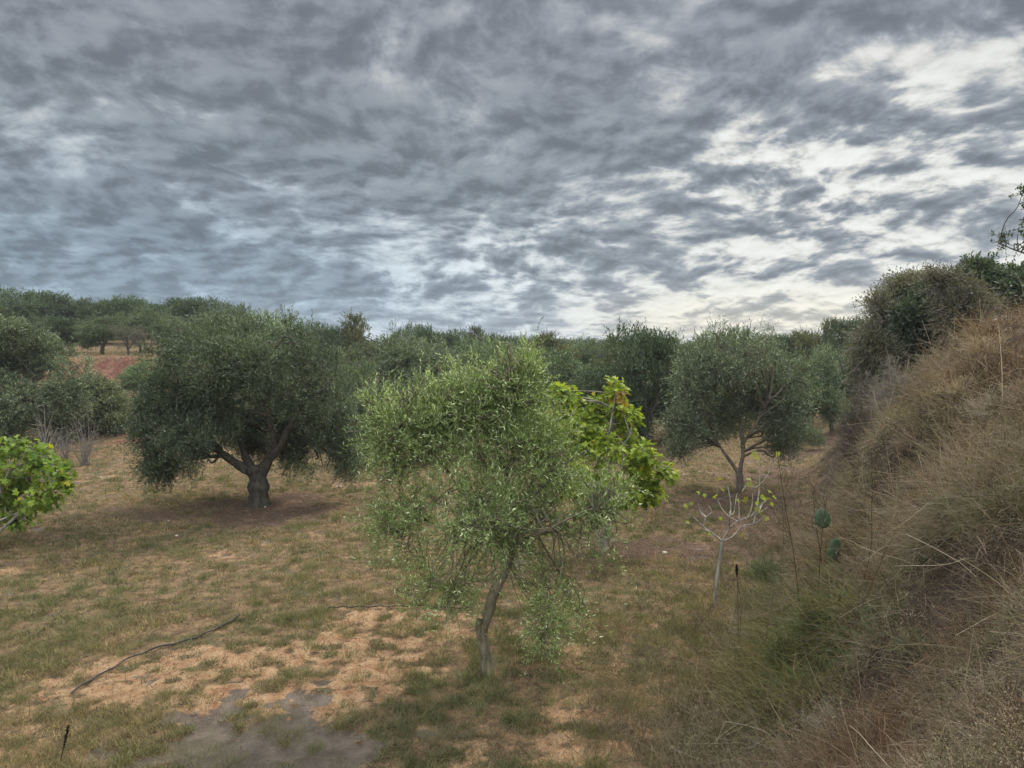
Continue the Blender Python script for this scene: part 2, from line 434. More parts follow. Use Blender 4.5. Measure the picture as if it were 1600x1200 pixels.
F = np.stack([ii, ii + 1, ii + 1 + nx, ii + nx], -1).reshape(-1, 4)
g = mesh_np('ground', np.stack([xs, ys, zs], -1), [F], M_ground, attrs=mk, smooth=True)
g['kind'] = 'structure'

# ------------------------------------------------------------------ tagging
def empty(name, loc, label, cat, group=None):
    o = bpy.data.objects.new(name, None); COL.objects.link(o); o.location = tuple(loc)
    o.empty_display_size = .3
    o['label'] = label; o['category'] = cat
    if group: o['group'] = group
    return o
def stuff(o, label, cat):
    o['kind'] = 'stuff'; o['label'] = label; o['category'] = cat; return o

# ------------------------------------------------------------------ foliage sprays
def sprays(acc, base, d, L, m, ll, lw, colf, droop=.25, r=rng, spread=.9, twig=None, twc=(.16, .14, .10), tww=.005):
    n = len(base)
    tt = (np.arange(m) + r.random((n, m)) * .8) / m
    pos = base[:, None, :] + d[:, None, :] * (L[:, None] * tt)[..., None]
    pos[..., 2] -= droop * (L[:, None] * tt ** 2)
    sd = norm(np.cross(np.broadcast_to(d[:, None, :], (n, m, 3)), r.normal(size=(n, m, 3))))
    ld = norm(d[:, None, :] * .75 + sd * spread)
    ld[..., 2] += .12; ld = norm(ld)
    N = n * m
    C = colf(N, pos.reshape(-1, 3))
    leaves(acc, pos.reshape(-1, 3), ld.reshape(-1, 3), rdir(N, r), ll * (.65 + .7 * r.random(N)), lw * (.7 + .6 * r.random(N)), C)
    if twig is not None:
        k = 4; u = np.linspace(0, 1, k)
        Pp = base[:, None, :] + d[:, None, :] * (L[:, None] * u)[..., None]
        Pp[..., 2] -= droop * L[:, None] * u ** 2
        ribbons(twig, Pp, np.full((n, k), tww) * np.linspace(1.2, .5, k), rdir(n, r), jit(twc, n, .25, r))

def olive_cols(dark, light, shoot=(.16, .20, .08), r=rng, pale=.18):
    dark = np.array(dark); light = np.array(light); shoot = np.array(shoot)
    def f(N, pos):
        a = r.random((N, 1)); cl = fbm(pos[:, 0] * 1.0 + pos[:, 1] * .7, pos[:, 2] * 1.0, 2.6, 3, 91)[:, None]
        k = np.clip(a * .7 + (cl - .5) * 1.2 + .15, 0, 1)
        c = dark * (1 - k) + light * k
        s = r.random((N, 1)) < pale
        c = np.where(s, shoot * (.7 + .5 * r.random((N, 1))), c) * (.72 + .5 * r.random((N, 1)))
        return np.clip(c, 0, 1)
    return f

def lobed_points(lobes, n, r, shell=.55, gapfreq=2.3, gap=.40, seed=0, sub=5, sr=(.35, .6)):
    """points through many small clumps packed in the lobes; returns point, outward direction, clump centres"""
    cs = []; rad = []; wt = []
    for (c, rx, ry, rz) in lobes:
        for _ in range(sub):
            v = rdir(1, r)[0] * r.random() ** .5 * .8
            cs.append(np.array(c) + v * np.array([rx, ry, rz])); k = r.uniform(*sr)
            rad.append(np.array([rx, ry, rz]) * k); wt.append((rx * ry * rz) ** .667 * k ** 2)
    cs = np.array(cs); rad = np.array(rad); wt = np.array(wt) / sum(wt)
    i = r.choice(len(cs), int(n * 1.9), p=wt)
    u = rdir(len(i), r); q = shell + (1 - shell) * r.random((len(i), 1)) ** .7
    p = cs[i] + u * rad[i] * q
    g = fbm(p[:, 0] + p[:, 1] * .8 + 31, p[:, 2] - p[:, 1] * .6 + 7, gapfreq, 2, seed + 50)
    keep = g > gap
    p, u, i = p[keep][:n], u[keep][:n], i[keep][:n]
    return p, u, cs, rad

def branches_to(acc, limbs, targets, r, r0=.03, r1=.008, col=(.17, .15, .12), k=8, sag=.12, sides=5):
    """curved branches from the nearest sensible limb point to each target"""
    limbpts = np.concatenate(limbs)
    P = []
    for tg in targets:
        dd = np.linalg.norm(limbpts - tg, axis=1) + np.maximum(limbpts[:, 2] - tg[2], 0) * .8
        s = limbpts[np.argsort(dd)[min(r.integers(0, 4), len(dd) - 1)]]
        m1 = s * .62 + tg * .38 + r.normal(size=3) * sag + np.array([0, 0, sag])
        m2 = s * .28 + tg * .72 + r.normal(size=3) * sag * .8
        P.append(curve([s, m1, m2, tg], k))
    P = np.array(P)
    Rr = np.linspace(r0, r1, k)[None, :] * (.7 + .6 * r.random((len(P), 1)))
    tubes(acc, P, Rr, jit(col, len(P), .2, r), sides)
    return P

def limb(acc, pts, r0, r1, col, k=16, sides=12, r=rng, knob=.08, flare=0):
    P = curve(pts, k)
    Rd = r0 + (r1 - r0) * np.linspace(0, 1, k) ** .8
    Rd = Rd * (1 + knob * r.normal(size=k))
    if flare: Rd = Rd * (1 + flare * np.exp(-np.linspace(0, 1, k) * 9))
    tubes(acc, P[None], Rd[None], jit(col, 1, .1, r), sides)
    return P

def pxlobes(spec, Y0, r, dys=.3):
    out = []
    for s in spec:
        px, py, rx, rz = s[:4]
        dy = s[4] if len(s) > 4 else r.uniform(-1, 1) * dys * rx * Y0 / FPX * 2
        Y = Y0 + dy
        out.append((at(px, py, Y), rx * Y / FPX, max(rx, rz) * .85 * Y / FPX, rz * Y / FPX))
    return out

def olive_like(name, label, cat, base, limbs_px, lobes, nspr, m, ll, lw, colf, r, twigs=True, bark=(.13, .115, .09), group=None,
               upb=.45, droopb=.5, sub=5, gap=.38, shell=.5, sprl=(.2, .45), mat=None, trunk_sides=14, br=(.03, .008), Lw=None, sr=(.35, .6), spread=.9, skip=1, tww=.005, shoots=0, bsag=.12):
    root = empty(name, base, label, cat, group)
    ta = Acc(); LP = []
    for pts, r0, r1, fl in limbs_px: LP.append(limb(ta, pts, r0, r1, bark, r=r, flare=fl, sides=trunk_sides, knob=.07))
    ta.build('trunk', M_bark, root, base, smooth=True)
    p, u, cs, rad = lobed_points(lobes, nspr, r, shell=shell, gap=gap, seed=int(r.integers(0, 99)), sub=sub, sr=sr)
    ba = Acc()
    B = branches_to(ba, [q[len(q) // 4:] for q in LP[skip:]], cs, r, br[0], br[1], bark, sag=bsag)
    if twigs:
        pk = r.choice(len(p), min(len(p), 1300), replace=False)
        branches_to(ba, [b[4:] for b in B], p[pk], r, .007, .003, bark, k=5, sag=.05, sides=3)
    zlo = min(c[2] - rr[2] for c, rr in zip(cs, rad)); zhi = max(c[2] + rr[2] for c, rr in zip(cs, rad))
    hh = ((p[:, 2] - zlo) / (zhi - zlo))[:, None]
    d = u * .55 + r.normal(size=u.shape) * .35
    d[:, 2:] += upb * hh - droopb * (1 - hh) ** 1.5
    d = norm(d)
    fa = Acc()
    L = sprl[0] + (sprl[1] - sprl[0]) * r.random(len(p))
    sprays(fa, p, d, L, m, ll, lw, colf, droop=.25, r=r, twig=ba if twigs else None, twc=bark, spread=spread, tww=tww)
    if shoots:
        c_ = np.where((hh[:, 0] > .5) & (u[:, 2] > .1))[0]; c_ = r.choice(c_, min(shoots, len(c_)), replace=False)
        sd_ = norm(np.array([0, 0, 1.0]) + r.normal(size=(len(c_), 3)) * .22 + u[c_] * .2)
        sprays(fa, p[c_], sd_, (.25 + .35 * r.random(len(c_))) * (ll / .06) ** .6, int(m * 1.4), ll * .95, lw, colf, droop=0, r=r, twig=ba, twc=bark, spread=.55, tww=tww)
    ba.build('branch', M_twig, root, base, smooth=True)
    fa.build('crown', mat or M_olive, root, base)
    return root

# ------------------------------------------------------------------ young olive in the foreground
r = np.random.default_rng(101)
b0 = onground(762, 1056, 6); Y0 = b0[1]
tp = [b0 + np.array([.02, 0, -.05])] + [at(x, y, Y0 + dy) for x, y, dy in ((757, 1015, 0), (753, 985, 0), (763, 960, 0), (772, 925, .02), (790, 893, .05), (802, 850, .1), (800, 800, .15))]
stub = [at(757, 1010, Y0), at(748, 985, Y0 - .05), at(749, 968, Y0 - .08)]
L1 = [tp[-1], at(790, 740, Y0 + .1), at(775, 680, Y0), at(795, 620, Y0), at(800, 570, Y0 + .1)]
L2 = [tp[-2], at(735, 790, Y0 + .1), at(700, 735, Y0 + .35), at(660, 690, Y0 + .4), at(630, 650, Y0 + .3)]
L3 = [tp[-1], at(850, 760, Y0 + .2), at(890, 720, Y0 + .4), at(925, 700, Y0 + .4)]
L4 = [tp[-2], at(850, 830, Y0 - .3), at(910, 800, Y0 - .4), at(950, 790, Y0 - .3)]
L5 = [tp[-2], at(760, 840, Y0 + .4), at(690, 820, Y0 + .6), at(640, 810, Y0 + .5)]
lob = pxlobes([(803, 600, 44, 60), (775, 610, 40, 50), (815, 612, 24, 48), (770, 650, 70, 60), (830, 712, 38, 40), (605, 720, 34, 44), (590, 650, 22, 30), (625, 645, 58, 56), (655, 680, 50, 40), (600, 690, 28, 40), (690, 690, 80, 65), (800, 700, 90, 70), (862, 755, 38, 42), (925, 785, 36, 34), (965, 765, 20, 18),
               (740, 780, 105, 60, -.3), (640, 800, 48, 48), (860, 790, 85, 60, .2), (935, 810, 36, 32), (680, 890, 58, 50), (655, 945, 32, 40), (700, 925, 28, 32), (635, 860, 36, 40), (620, 830, 30, 40), (735, 830, 60, 35), (650, 600, 14, 20), (700, 610, 16, 24), (795, 555, 16, 28), (825, 575, 14, 30),
               (862, 890, 62, 60), (855, 965, 36, 58), (900, 935, 30, 48), (930, 850, 36, 40), (800, 840, 60, 36), (600, 810, 14, 30), (700, 655, 50, 45)], Y0, r)
cf = olive_cols((.080, .132, .026), (.230, .300, .100), shoot=(.42, .48, .26), r=r, pale=.20)
olive_like('olive_tree', 'young olive tree with thin leaning trunk alone in the foreground', 'olive tree', b0,
           [(tp, .070, .048, .35), (stub, .05, .035, 0), (L1, .042, .008, 0), (L2, .028, .006, 0), (L3, .030, .007, 0), (L4, .024, .006, 0), (L5, .024, .006, 0)],
           lob, 3500, 16, .058, .0122, cf, r, bark=(.150, .135, .085), sub=7, gap=.37, shell=.12, shoots=330, sprl=(.18, .50), tww=.0065, br=(.010, .004), sr=(.4, .7), skip=2, upb=.62)

# ------------------------------------------------------------------ big old olive
r = np.random.default_rng(102)
b1 = onground(405, 790, 10); Y1 = b1[1]
A = lambda x, y, dy=0: at(x, y, Y1 + dy)
trunk = [b1 + np.array([0, 0, -.1]), A(404, 765), A(403, 745), A(398, 728)]
lob = pxlobes([(375, 560, 95, 58), (290, 570, 50, 50), (440, 545, 60, 50), (485, 590, 70, 65), (255, 620, 48, 50), (340, 620, 100, 60), (430, 640, 80, 45), (505, 660, 48, 48), (535, 700, 26, 38), (300, 675, 62, 35), (238, 690, 30, 48), (250, 730, 22, 20),
               (350, 530, 60, 35), (215, 660, 18, 30), (460, 690, 40, 25), (395, 655, 60, 30), (320, 690, 46, 24, -1.0), (300, 705, 40, 22, 1.2), (390, 690, 60, 22, 1.6), (470, 705, 46, 22, 1.0), (510, 720, 34, 24), (262, 715, 30, 30)], Y1, r, .5)
cf = olive_cols((.044, .067, .033), (.125, .158, .082), shoot=(.22, .26, .16), r=r, pale=.16)
olive_like('olive_tree', 'large old olive tree with thick forked gnarled trunk and broad dark crown', 'olive tree', b1,
           [(trunk, .25, .225, .16), ([A(397, 742), A(375, 728), A(352, 712), A(338, 698), A(325, 680, .3), A(300, 650, .5)], .135, .05, 0), ([A(398, 738), A(384, 715, .2), A(378, 695, .4), A(365, 660, .6), A(350, 600, .8)], .12, .04, 0),
            ([A(406, 745), A(420, 718), A(438, 698, -.2), A(450, 670, -.4), A(480, 620, -.6)], .15, .05, 0), ([A(432, 705), A(425, 670, -.4), A(410, 610, -.8), A(400, 560, -.8)], .10, .04, 0),
            ([A(352, 712), A(320, 695, -.4), A(280, 685, -.8), A(255, 690, -.8)], .07, .03, 0), ([A(438, 698), A(480, 690, .5), A(520, 690, .6)], .08, .03, 0)],
           lob, 11500, 14, .075, .021, cf, r, bark=(.060, .050, .040), shoots=260, sub=7, gap=.41, shell=.35, sprl=(.2, .5), br=(.05, .012))

# ------------------------------------------------------------------ right olive with forked slim trunk
r = np.random.default_rng(103)
b2 = onground(1158, 768, 10); Y2 = b2[1]
A = lambda x, y, dy=0: at(x, y, Y2 + dy)
lob = pxlobes([(1085, 600, 42, 50), (1100, 560, 50, 32), (1150, 565, 60, 35), (1205, 590, 52, 50), (1130, 630, 68, 45), (1075, 665, 38, 38), (1235, 640, 32, 52), (1222, 690, 24, 28), (1165, 620, 60, 42), (1255, 590, 26, 32), (1125, 525, 14, 14), (1196, 530, 10, 14), (1060, 700, 20, 16)], Y2, r, .5)
cf = olive_cols((.058, .080, .045), (.160, .192, .110), shoot=(.25, .29, .18), r=r, pale=.2)
olive_like('olive_tree', 'grey-green olive tree with slim forked trunk right of the fig tree', 'olive tree', b2,
           [([b2 + np.array([0, 0, -.1]), A(1156, 750), A(1155, 735)], .115, .085, .3), ([A(1156, 742), A(1142, 722), A(1130, 705), A(1118, 685, .2), A(1100, 640, .3)], .062, .02, 0),
            ([A(1155, 740), A(1160, 715), A(1163, 690), A(1178, 668, -.2), A(1200, 630, -.3)], .062, .02, 0), ([A(1161, 700), A(1158, 670, .3), A(1152, 620, .4)], .06, .025, 0)],
           lob, 5000, 12, .085, .022, cf, r, bark=(.13, .105, .08), sub=7, gap=.44, shoots=160, shell=.25, sprl=(.2, .5), br=(.03, .01))

r = np.random.default_rng(104)
Yq = 28.0; bq = np.array([(10 - 800) / FPX * Yq, Yq, 0]); bq[2] = Hs(bq[0], Yq)
A = lambda x, y, dy=0: at(x, y, Yq + dy)
lob = pxlobes([(0, 560, 60, 54), (60, 560, 58, 48), (25, 528, 50, 30), (105, 600, 44, 44), (20, 630, 80, 46), (90, 645, 56, 36), (-50, 600, 70, 70), (-20, 540, 40, 36)], Yq, r, .5)
olive_like('olive_tree', 'large pale silvery olive at the left edge behind the fig bush', 'olive tree', bq,
           [([bq, A(12, 690), A(14, 670)], .2, .17, .2), ([A(14, 675), A(40, 640), A(60, 590)], .1, .04, 0), ([A(12, 675), A(-10, 640), A(-20, 580)], .1, .04, 0), ([A(40, 645), A(80, 635), A(105, 610)], .06, .02, 0)],
           lob, 10500, 12, .105, .031, olive_cols((.060, .084, .045), (.170, .205, .115), shoot=(.25, .29, .17), r=r, pale=.2), r, bark=(.08, .068, .055), sub=6, gap=.38, shell=.3, br=(.03, .01))
Yq = 29.5; bq = np.array([(150 - 800) / FPX * Yq, Yq, 0]); bq[2] = Hs(bq[0], Yq)
lob = pxlobes([(140, 635, 42, 36), (175, 645, 30, 32), (115, 645, 34, 32), (150, 605, 26, 20), (185, 665, 22, 20), (135, 665, 50, 22)], Yq, r, .5)
olive_like('olive_tree', 'low pale bushy olive between the left-edge olive and the old olive', 'olive tree', bq,
           [([bq, A(150, 680, 1.5), A(150, 665, 1.5)], .1, .08, .2), ([A(150, 672, 1.5), A(130, 650, 1.5), A(125, 625, 1.5)], .06, .02, 0), ([A(150, 672, 1.5), A(175, 655, 1.5)], .05, .02, 0)],
           lob, 4600, 12, .10, .029, olive_cols((.075, .092, .048), (.195, .215, .115), shoot=(.28, .30, .17), r=r, pale=.2), r, bark=(.09, .075, .06), sub=6, gap=.38, shell=.3, br=(.02, .008))

# ------------------------------------------------------------------ far and middle trees
def proto(name, seed, dark, light, nspr, m, ll, lw, zl=1.7):
    """a tree 5 m tall with crown radius 2.5 m, standing at the origin"""
    r = np.random.default_rng(seed)
    lob = []
    for _ in range(13):
        a = r.random() * 6.283; q = r.random() ** .5 * 1.55; z = r.uniform(zl, 3.9) - q * .25
        s = r.uniform(.65, 1.15)
        lob.append((np.array([math.cos(a) * q, math.sin(a) * q, z]), s, s, s * .85))
    ta = Acc(); LP = []
    bark = (.07, .06, .048)
    LP.append(limb(ta, [(0, 0, -.3), (.05, 0, .5), (0, .05, 1.0)], .17, .14, bark, r=r, flare=.3, sides=8))
    for k in range(4):
        a = k * 1.57 + r.random(); q = r.uniform(.8, 1.4)
        LP.append(limb(ta, [(0, .04, .9), (math.cos(a) * q * .4, math.sin(a) * q * .4, 1.6), (math.cos(a) * q, math.sin(a) * q, 2.9)], .09, .03, bark, r=r, sides=6, k=9))
    p, u, cs, rad = lobed_points(lob, nspr, r, shell=.4, gap=.38, seed=seed, sub=5)
    ba = Acc(); branches_to(ba, [q[3:] for q in LP], cs, r, .03, .008, bark, k=6, sides=4)
    hh = ((p[:, 2] - .9) / 4)[:, None]
    d = u * .5 + r.normal(size=u.shape) * .3; d[:, 2:] += .75 * hh - .3 * (1 - hh); d = norm(d)
    fa = Acc()
    L = .2 + .35 * r.random(len(p)); L = np.where((r.random(len(p)) < .05) & (p[:, 2] > 3.3), L * 1.9, L)
    sprays(fa, p, d, L, m, ll, lw, olive_cols(dark, light, shoot=np.array(light) * 1.35, r=r, pale=.14), droop=.1, r=r, spread=.7)
    cr = fa.build('crown', M_olive)
    PVt = np.concatenate(fa.V)
    EXT.append((np.percentile(PVt[:, 2], 99.6), np.percentile(np.abs(PVt[:, 0]), 96)))
    return (ta.build('trunk', M_bark, smooth=True), ba.build('branch', M_twig, smooth=True), cr)
EXT = []
def hide(tr):
    for o in tr: COL.objects.unlink(o)
    return tr
PR = [hide(proto('olive', 201, (.052, .082, .038), (.138, .178, .085), 2600, 11, .13, .036)),
      hide(proto('olive', 202, (.070, .098, .052), (.185, .222, .125), 2900, 11, .13, .036, 1.0)),
      hide(proto('olive', 203, (.032, .055, .028), (.085, .115, .055), 2600, 11, .13, .040)),
      hide(proto('olive', 204, (.060, .066, .024), (.130, .135, .046), 2500, 11, .13, .044)),
      hide(proto('sparse', 205, (.060, .064, .040), (.120, .115, .075), 900, 9, .11, .030)),
      hide(proto('low', 206, (.038, .060, .032), (.095, .125, .064), 3000, 11, .14, .045, .7))]
def place(pi, px, top, hw, Y, label, name='olive_tree', cat='olive tree', group='olive trees of the orchard behind', rot=None, basez=None):
    x = (px - 800) / FPX * Y * 1.003
    gz = Hs(x, Y) if basez is None else basez
    zt = at(px, top, Y)[2]
    h = max(zt - gz, 1.0)
    root = empty(name, (x, Y, gz - .05), label, cat, group)
    root.rotation_euler = (0, 0, (px * 7.31) % 6.28 if rot is None else rot)
    s = hw * Y / FPX / EXT[pi][1]
    root.scale = (s, s, h / EXT[pi][0])
    for o in PR[pi]:
        c = o.copy(); c.parent = root; COL.objects.link(c)
    return root
TR = [
 # skyline above the terrace
 (2, 8, 470, 46, 64, 'dark bushy olive on the skyline at the left edge of the picture'),
 (2, 58, 452, 52, 66, 'tallest dark rounded olive on the left skyline'),
 (2, 126, 470, 34, 68, 'narrow dark olive on the skyline just right of the tallest one'),
 (2, 168, 467, 38, 66, 'dark flat-topped olive on the skyline above the red earth step'),
 (2, 212, 464, 36, 67, 'upright dark olive on the skyline above the thin-trunked terrace trees'),
 (2, 252, 474, 36, 66, 'dark low olive on the skyline between two taller crowns'),
 (2, 300, 463, 44, 68, 'dark rounded olive on the skyline above the left side of the old olive'),
 (0, 352, 474, 34, 66, 'mid-green olive on the skyline above the middle of the old olive'),
 (5, 30, 488, 60, 74, 'low dark tree filling the back of the left skyline'),
 (5, 150, 492, 60, 76, 'low dark tree at the back behind the terrace orchard'),
 (5, 235, 494, 60, 78, 'low dark tree at the back right of the terrace orchard'),
 (5, 330, 494, 70, 78, 'low dark tree at the back behind the old olive'),
 # on the terrace
 (2, 88, 493, 46, 52, 'dark spreading olive on the terrace left of the thin-trunked one'),
 (0, 35, 500, 46, 55, 'green olive on the terrace behind the pale left olive'),
 (0, 163, 487, 33, 50, 'round olive with visible thin trunk on the grassy terrace'),
 (4, 203, 505, 20, 49, 'small sparse reddish tree with dark trunk on the terrace edge'),
 (4, 222, 507, 20, 54, 'small sparse tree with greyish twigs at the back of the terrace'),
 (0, 258, 482, 38, 56, 'mid-green olive at the right end of the grassy terrace'),
 (1, 310, 490, 46, 50, 'pale green olive rising behind the left half of the old olive'),
 # left middle
 (0, 225, 560, 40, 36, 'olive partly hidden behind the left flank of the old olive'),
 # behind the big olive and centre
 (1, 440, 488, 66, 34, 'pale olive rising behind the right half of the old olive'),
 (0, 380, 492, 50, 40, 'green olive hidden behind the middle of the old olive'),
 (2, 510, 505, 28, 60, 'small dark olive on the skyline right of the old olive'),
 (3, 562, 492, 40, 62, 'brownish dark tree on the skyline, highest in the centre left'),
 (0, 620, 505, 26, 60, 'green pointed olive on the skyline right of the brownish tree'),
 (2, 660, 508, 26, 66, 'dark little olive on the skyline behind the mid-row olives'),
 (2, 702, 515, 26, 72, 'dark low olive on the skyline left of the yellowish tree'),
 (3, 745, 511, 30, 74, 'yellowish green round tree on the skyline behind the young olive'),
 (2, 790, 522, 30, 74, 'dark olive on the skyline directly behind the tip of the young olive'),
 (1, 590, 527, 66, 36, 'grey-green olive in the middle row just right of the old olive'),
 (1, 665, 532, 58, 38, 'pale olive in the middle row behind the young olive'),
 (0, 735, 530, 58, 42, 'green olive in the middle row left of the tip of the young olive'),
 (0, 540, 560, 40, 30, 'low olive touching the right flank of the old olive'),
 (0, 800, 528, 50, 48, 'green olive in the middle row right behind the tip of the young olive'),
 (2, 650, 595, 50, 27, 'dark low olive between the old olive and the young olive'),
 (2, 760, 590, 60, 28, 'dark low olive right behind the young olive'),
 (1, 585, 600, 44, 26, 'low pale olive touching the lower right flank of the old olive'),
 (1, 700, 575, 60, 30, 'pale olive right behind the left part of the young olive'),
 (5, 1050, 590, 52, 33, 'dark low olive between the fig tree and the forked olive'),
 (1, 1100, 585, 50, 36, 'pale low olive behind the left half of the forked olive'),
 (5, 1190, 590, 46, 38, 'dark low olive behind the right half of the forked olive'),
 (1, 1245, 600, 34, 30, 'pale low olive touching the right flank of the forked olive'),
 (5, 985, 600, 44, 31, 'dark low olive in the shade behind the fig tree'),
 # centre right
 (3, 858, 520, 42, 52, 'yellow-green bushy tree on the skyline right of the young olive'),
 (0, 905, 528, 40, 56, 'green low olive on the skyline between the two bushy trees'),
 (3, 955, 524, 34, 54, 'rounded light green tree on the skyline behind the fig tree'),
 (0, 880, 545, 70, 34, 'green olive in the middle row behind the fig tree'),
 (2, 1008, 509, 62, 29, 'dark tall olive with black trunk behind the fig tree'),
 (2, 940, 570, 58, 30, 'dark shaded olive crown right behind the fig tree top'),
 (0, 1065, 522, 44, 42, 'green olive behind the left shoulder of the forked olive'),
 (0, 1120, 510, 40, 44, 'green olive with a tall tuft behind the forked olive'),
 (0, 1195, 512, 36, 44, 'green olive with upright tuft behind the right side of the forked olive'),
 (2, 1160, 530, 44, 56, 'dark olive far behind the middle of the forked olive'),
 (3, 1282, 500, 42, 60, 'rounded tree on the skyline left of the bank shrubs'),
 (2, 1238, 518, 36, 62, 'dark low tree on the skyline right of the forked olive'),
 (2, 1335, 492, 36, 50, 'dark tree on the skyline against the twiggy bank shrub'),
 (1, 1300, 540, 28, 34, 'pale green slender olive beside the track near the bank'),
 (0, 1255, 560, 44, 34, 'green olive right behind the forked olive beside the track'),
 (2, 1300, 565, 38, 40, 'dark dense tree at the far end of the track'),
 (2, 1352, 520, 40, 40, 'dark dense tree between the track and the bank shrubs'),
]
for k, (pi, px, top, hw, Y, lab) in enumerate(TR): place(pi, px, top, hw, Y, lab)
# closing rows far behind, one distant band
for k in range(22):
    px = 470 + k * 42 + (k * 37 % 17)
    place([5, 5, 3][k % 3], px, 526 + (k * 13 % 9), 36, 95 + (k * 29 % 30), 'far olive crown in the distant band under the skyline', group='olive trees of the distant band')

# ------------------------------------------------------------------ fig trees
FIG = np.array([(0, 0), (.10, -.06), (.30, -.34), (.42, -.40), (.46, -.17), (.72, -.30), (.80, -.22), (.72, -.08), (1.0, 0), (.72, .08), (.80, .22), (.72, .30), (.46, .17), (.42, .40), (.30, .34), (.10, .06)])
def figleaves(acc, pos, d, nrm, L, C):
    n = len(pos); k = len(FIG)
    s = norm(np.cross(nrm, d)); nn = np.cross(d, s)
    u = FIG[:, 0][None, :, None]; v = FIG[:, 1][None, :, None]
    L_ = L[:, None, None]
    V = pos[:, None] + d[:, None] * u * L_ + s[:, None] * v * L_ * 1.05 + nn[:, None] * (np.abs(v) * .45 - u * u * .30) * L_
    ctr = pos + d * (L * .45)[:, None] - nn * (L * .05)[:, None]
    V = np.concatenate([V, ctr[:, None]], 1)
    b = (np.arange(n) * (k + 1))[:, None]
    j = np.arange(k)[None, :]
    F = np.stack([b + j, b + (j + 1) % k, b + k + 0 * j], -1).reshape(-1, 3)
    acc.add(V.reshape(-1, 3), F, np.repeat(C, k + 1, 0))
def fig_tree(label, base, lobes, n, r, greens, stems, yellow=.05, leafL=.17, name='fig_tree', orange_at=None, cat='fig tree', sub=5):
    root = empty(name, base, label, cat)
    ta = Acc(); LP = [limb(ta, pts, a, b_, (.28, .25, .21), r=r, sides=8, k=12) for pts, a, b_ in stems]
    p, u, cs, rad = lobed_points(lobes, n, r, shell=.25, gap=.27, sub=sub, gapfreq=1.6)
    ta.build('trunk', M_bark, root, base, smooth=True)
    ba = Acc(); B = branches_to(ba, [q[3:] for q in LP], cs, r, .013, .007, (.20, .18, .13), sides=5, sag=.03)
    pk = r.choice(len(p), min(260, len(p)), replace=False)
    branches_to(ba, [q[4:] for q in B], p[pk], r, .008, .004, (.24, .22, .15), k=5, sag=.05, sides=4)
    ba.build('branch', M_twig, root, base, smooth=True)
    d = norm(u * .9 + r.normal(size=u.shape) * .45 + np.array([0, 0, -.30]))
    nr = norm(u * .4 + r.normal(size=u.shape) * .3 + np.array([0, 0, .9]))
    a = r.random((len(p), 1)); g0, g1 = map(np.array, greens)
    C = g0 * (1 - a) + g1 * a
    y = r.random((len(p), 1)) < yellow
    C = np.where(y, np.array([.42, .36, .03]) * (.6 + .6 * r.random((len(p), 1))), C)
    if orange_at is not None:
        near = np.exp(-(np.linalg.norm(p - orange_at[0], axis=1) / orange_at[1]) ** 2)[:, None] > .4 + .6 * r.random((len(p), 1))
        C = np.where(near, np.array([.47, .29, .035]) * (.5 + .8 * r.random((len(p), 1))), C)
    fa = Acc(); figleaves(fa, p, d, nr, leafL * (.6 + .6 * r.random(len(p))), C)
    fa.build('crown', M_fig, root, base)
    return root
r = np.random.default_rng(301)
bf = onground(945, 862, 8); Yf = bf[1]
A = lambda x, y, dy=0: at(x, y, Yf + dy)
lob = pxlobes([(850, 655, 40, 36), (882, 622, 32, 20), (905, 660, 34, 30), (964, 618, 30, 38), (940, 650, 26, 34), (985, 660, 32, 38), (900, 690, 50, 50), (960, 700, 50, 50), (1000, 720, 34, 36), (1020, 740, 32, 22), (1012, 775, 24, 24), (940, 770, 60, 40), (870, 740, 50, 50), (1045, 738, 16, 14), (1025, 770, 22, 24), (870, 610, 22, 14), (930, 660, 30, 40)], Yf, r, .4)
fig_tree('leafy green fig tree with some orange leaves behind the young olive', bf, lob, 3700, r, ((.135, .205, .020), (.36, .42, .050)),
         [([bf, A(945, 800), A(930, 740), A(950, 680), A(962, 615)], .06, .015), ([bf, A(960, 800), A(985, 750), A(1005, 730)], .05, .012), ([bf, A(920, 800), A(890, 740), A(860, 670)], .05, .012), ([A(940, 770), A(955, 720, -.3), A(985, 680, -.3)], .03, .01)],
         orange_at=(A(972, 622), .27), leafL=.155)
r = np.random.default_rng(302)
bl = onground(-30, 862, 8); Yl = bl[1]
A = lambda x, y, dy=0: at(x, y, Yl + dy)
lob = pxlobes([(10, 700, 50, 28), (55, 725, 42, 34), (15, 755, 60, 45), (98, 740, 22, 26), (65, 775, 40, 24), (-60, 740, 70, 60), (15, 805, 40, 24), (-60, 810, 60, 40), (105, 755, 12, 15)], Yl, r, .4)
fig_tree('broad green fig bush cut by the left edge of the picture', bl, lob, 2100, r, ((.085, .150, .020), (.27, .35, .050)),
         [([bl, A(-20, 820), A(0, 770), A(20, 720)], .06, .012), ([bl, A(0, 830), A(50, 785), A(90, 750)], .05, .012), ([bl, A(-50, 800), A(-70, 740)], .05, .012), ([A(-20, 820), A(30, 800), A(65, 770)], .03, .01)],
         yellow=.03, leafL=.165, cat='fig bush', name='fig_bush')

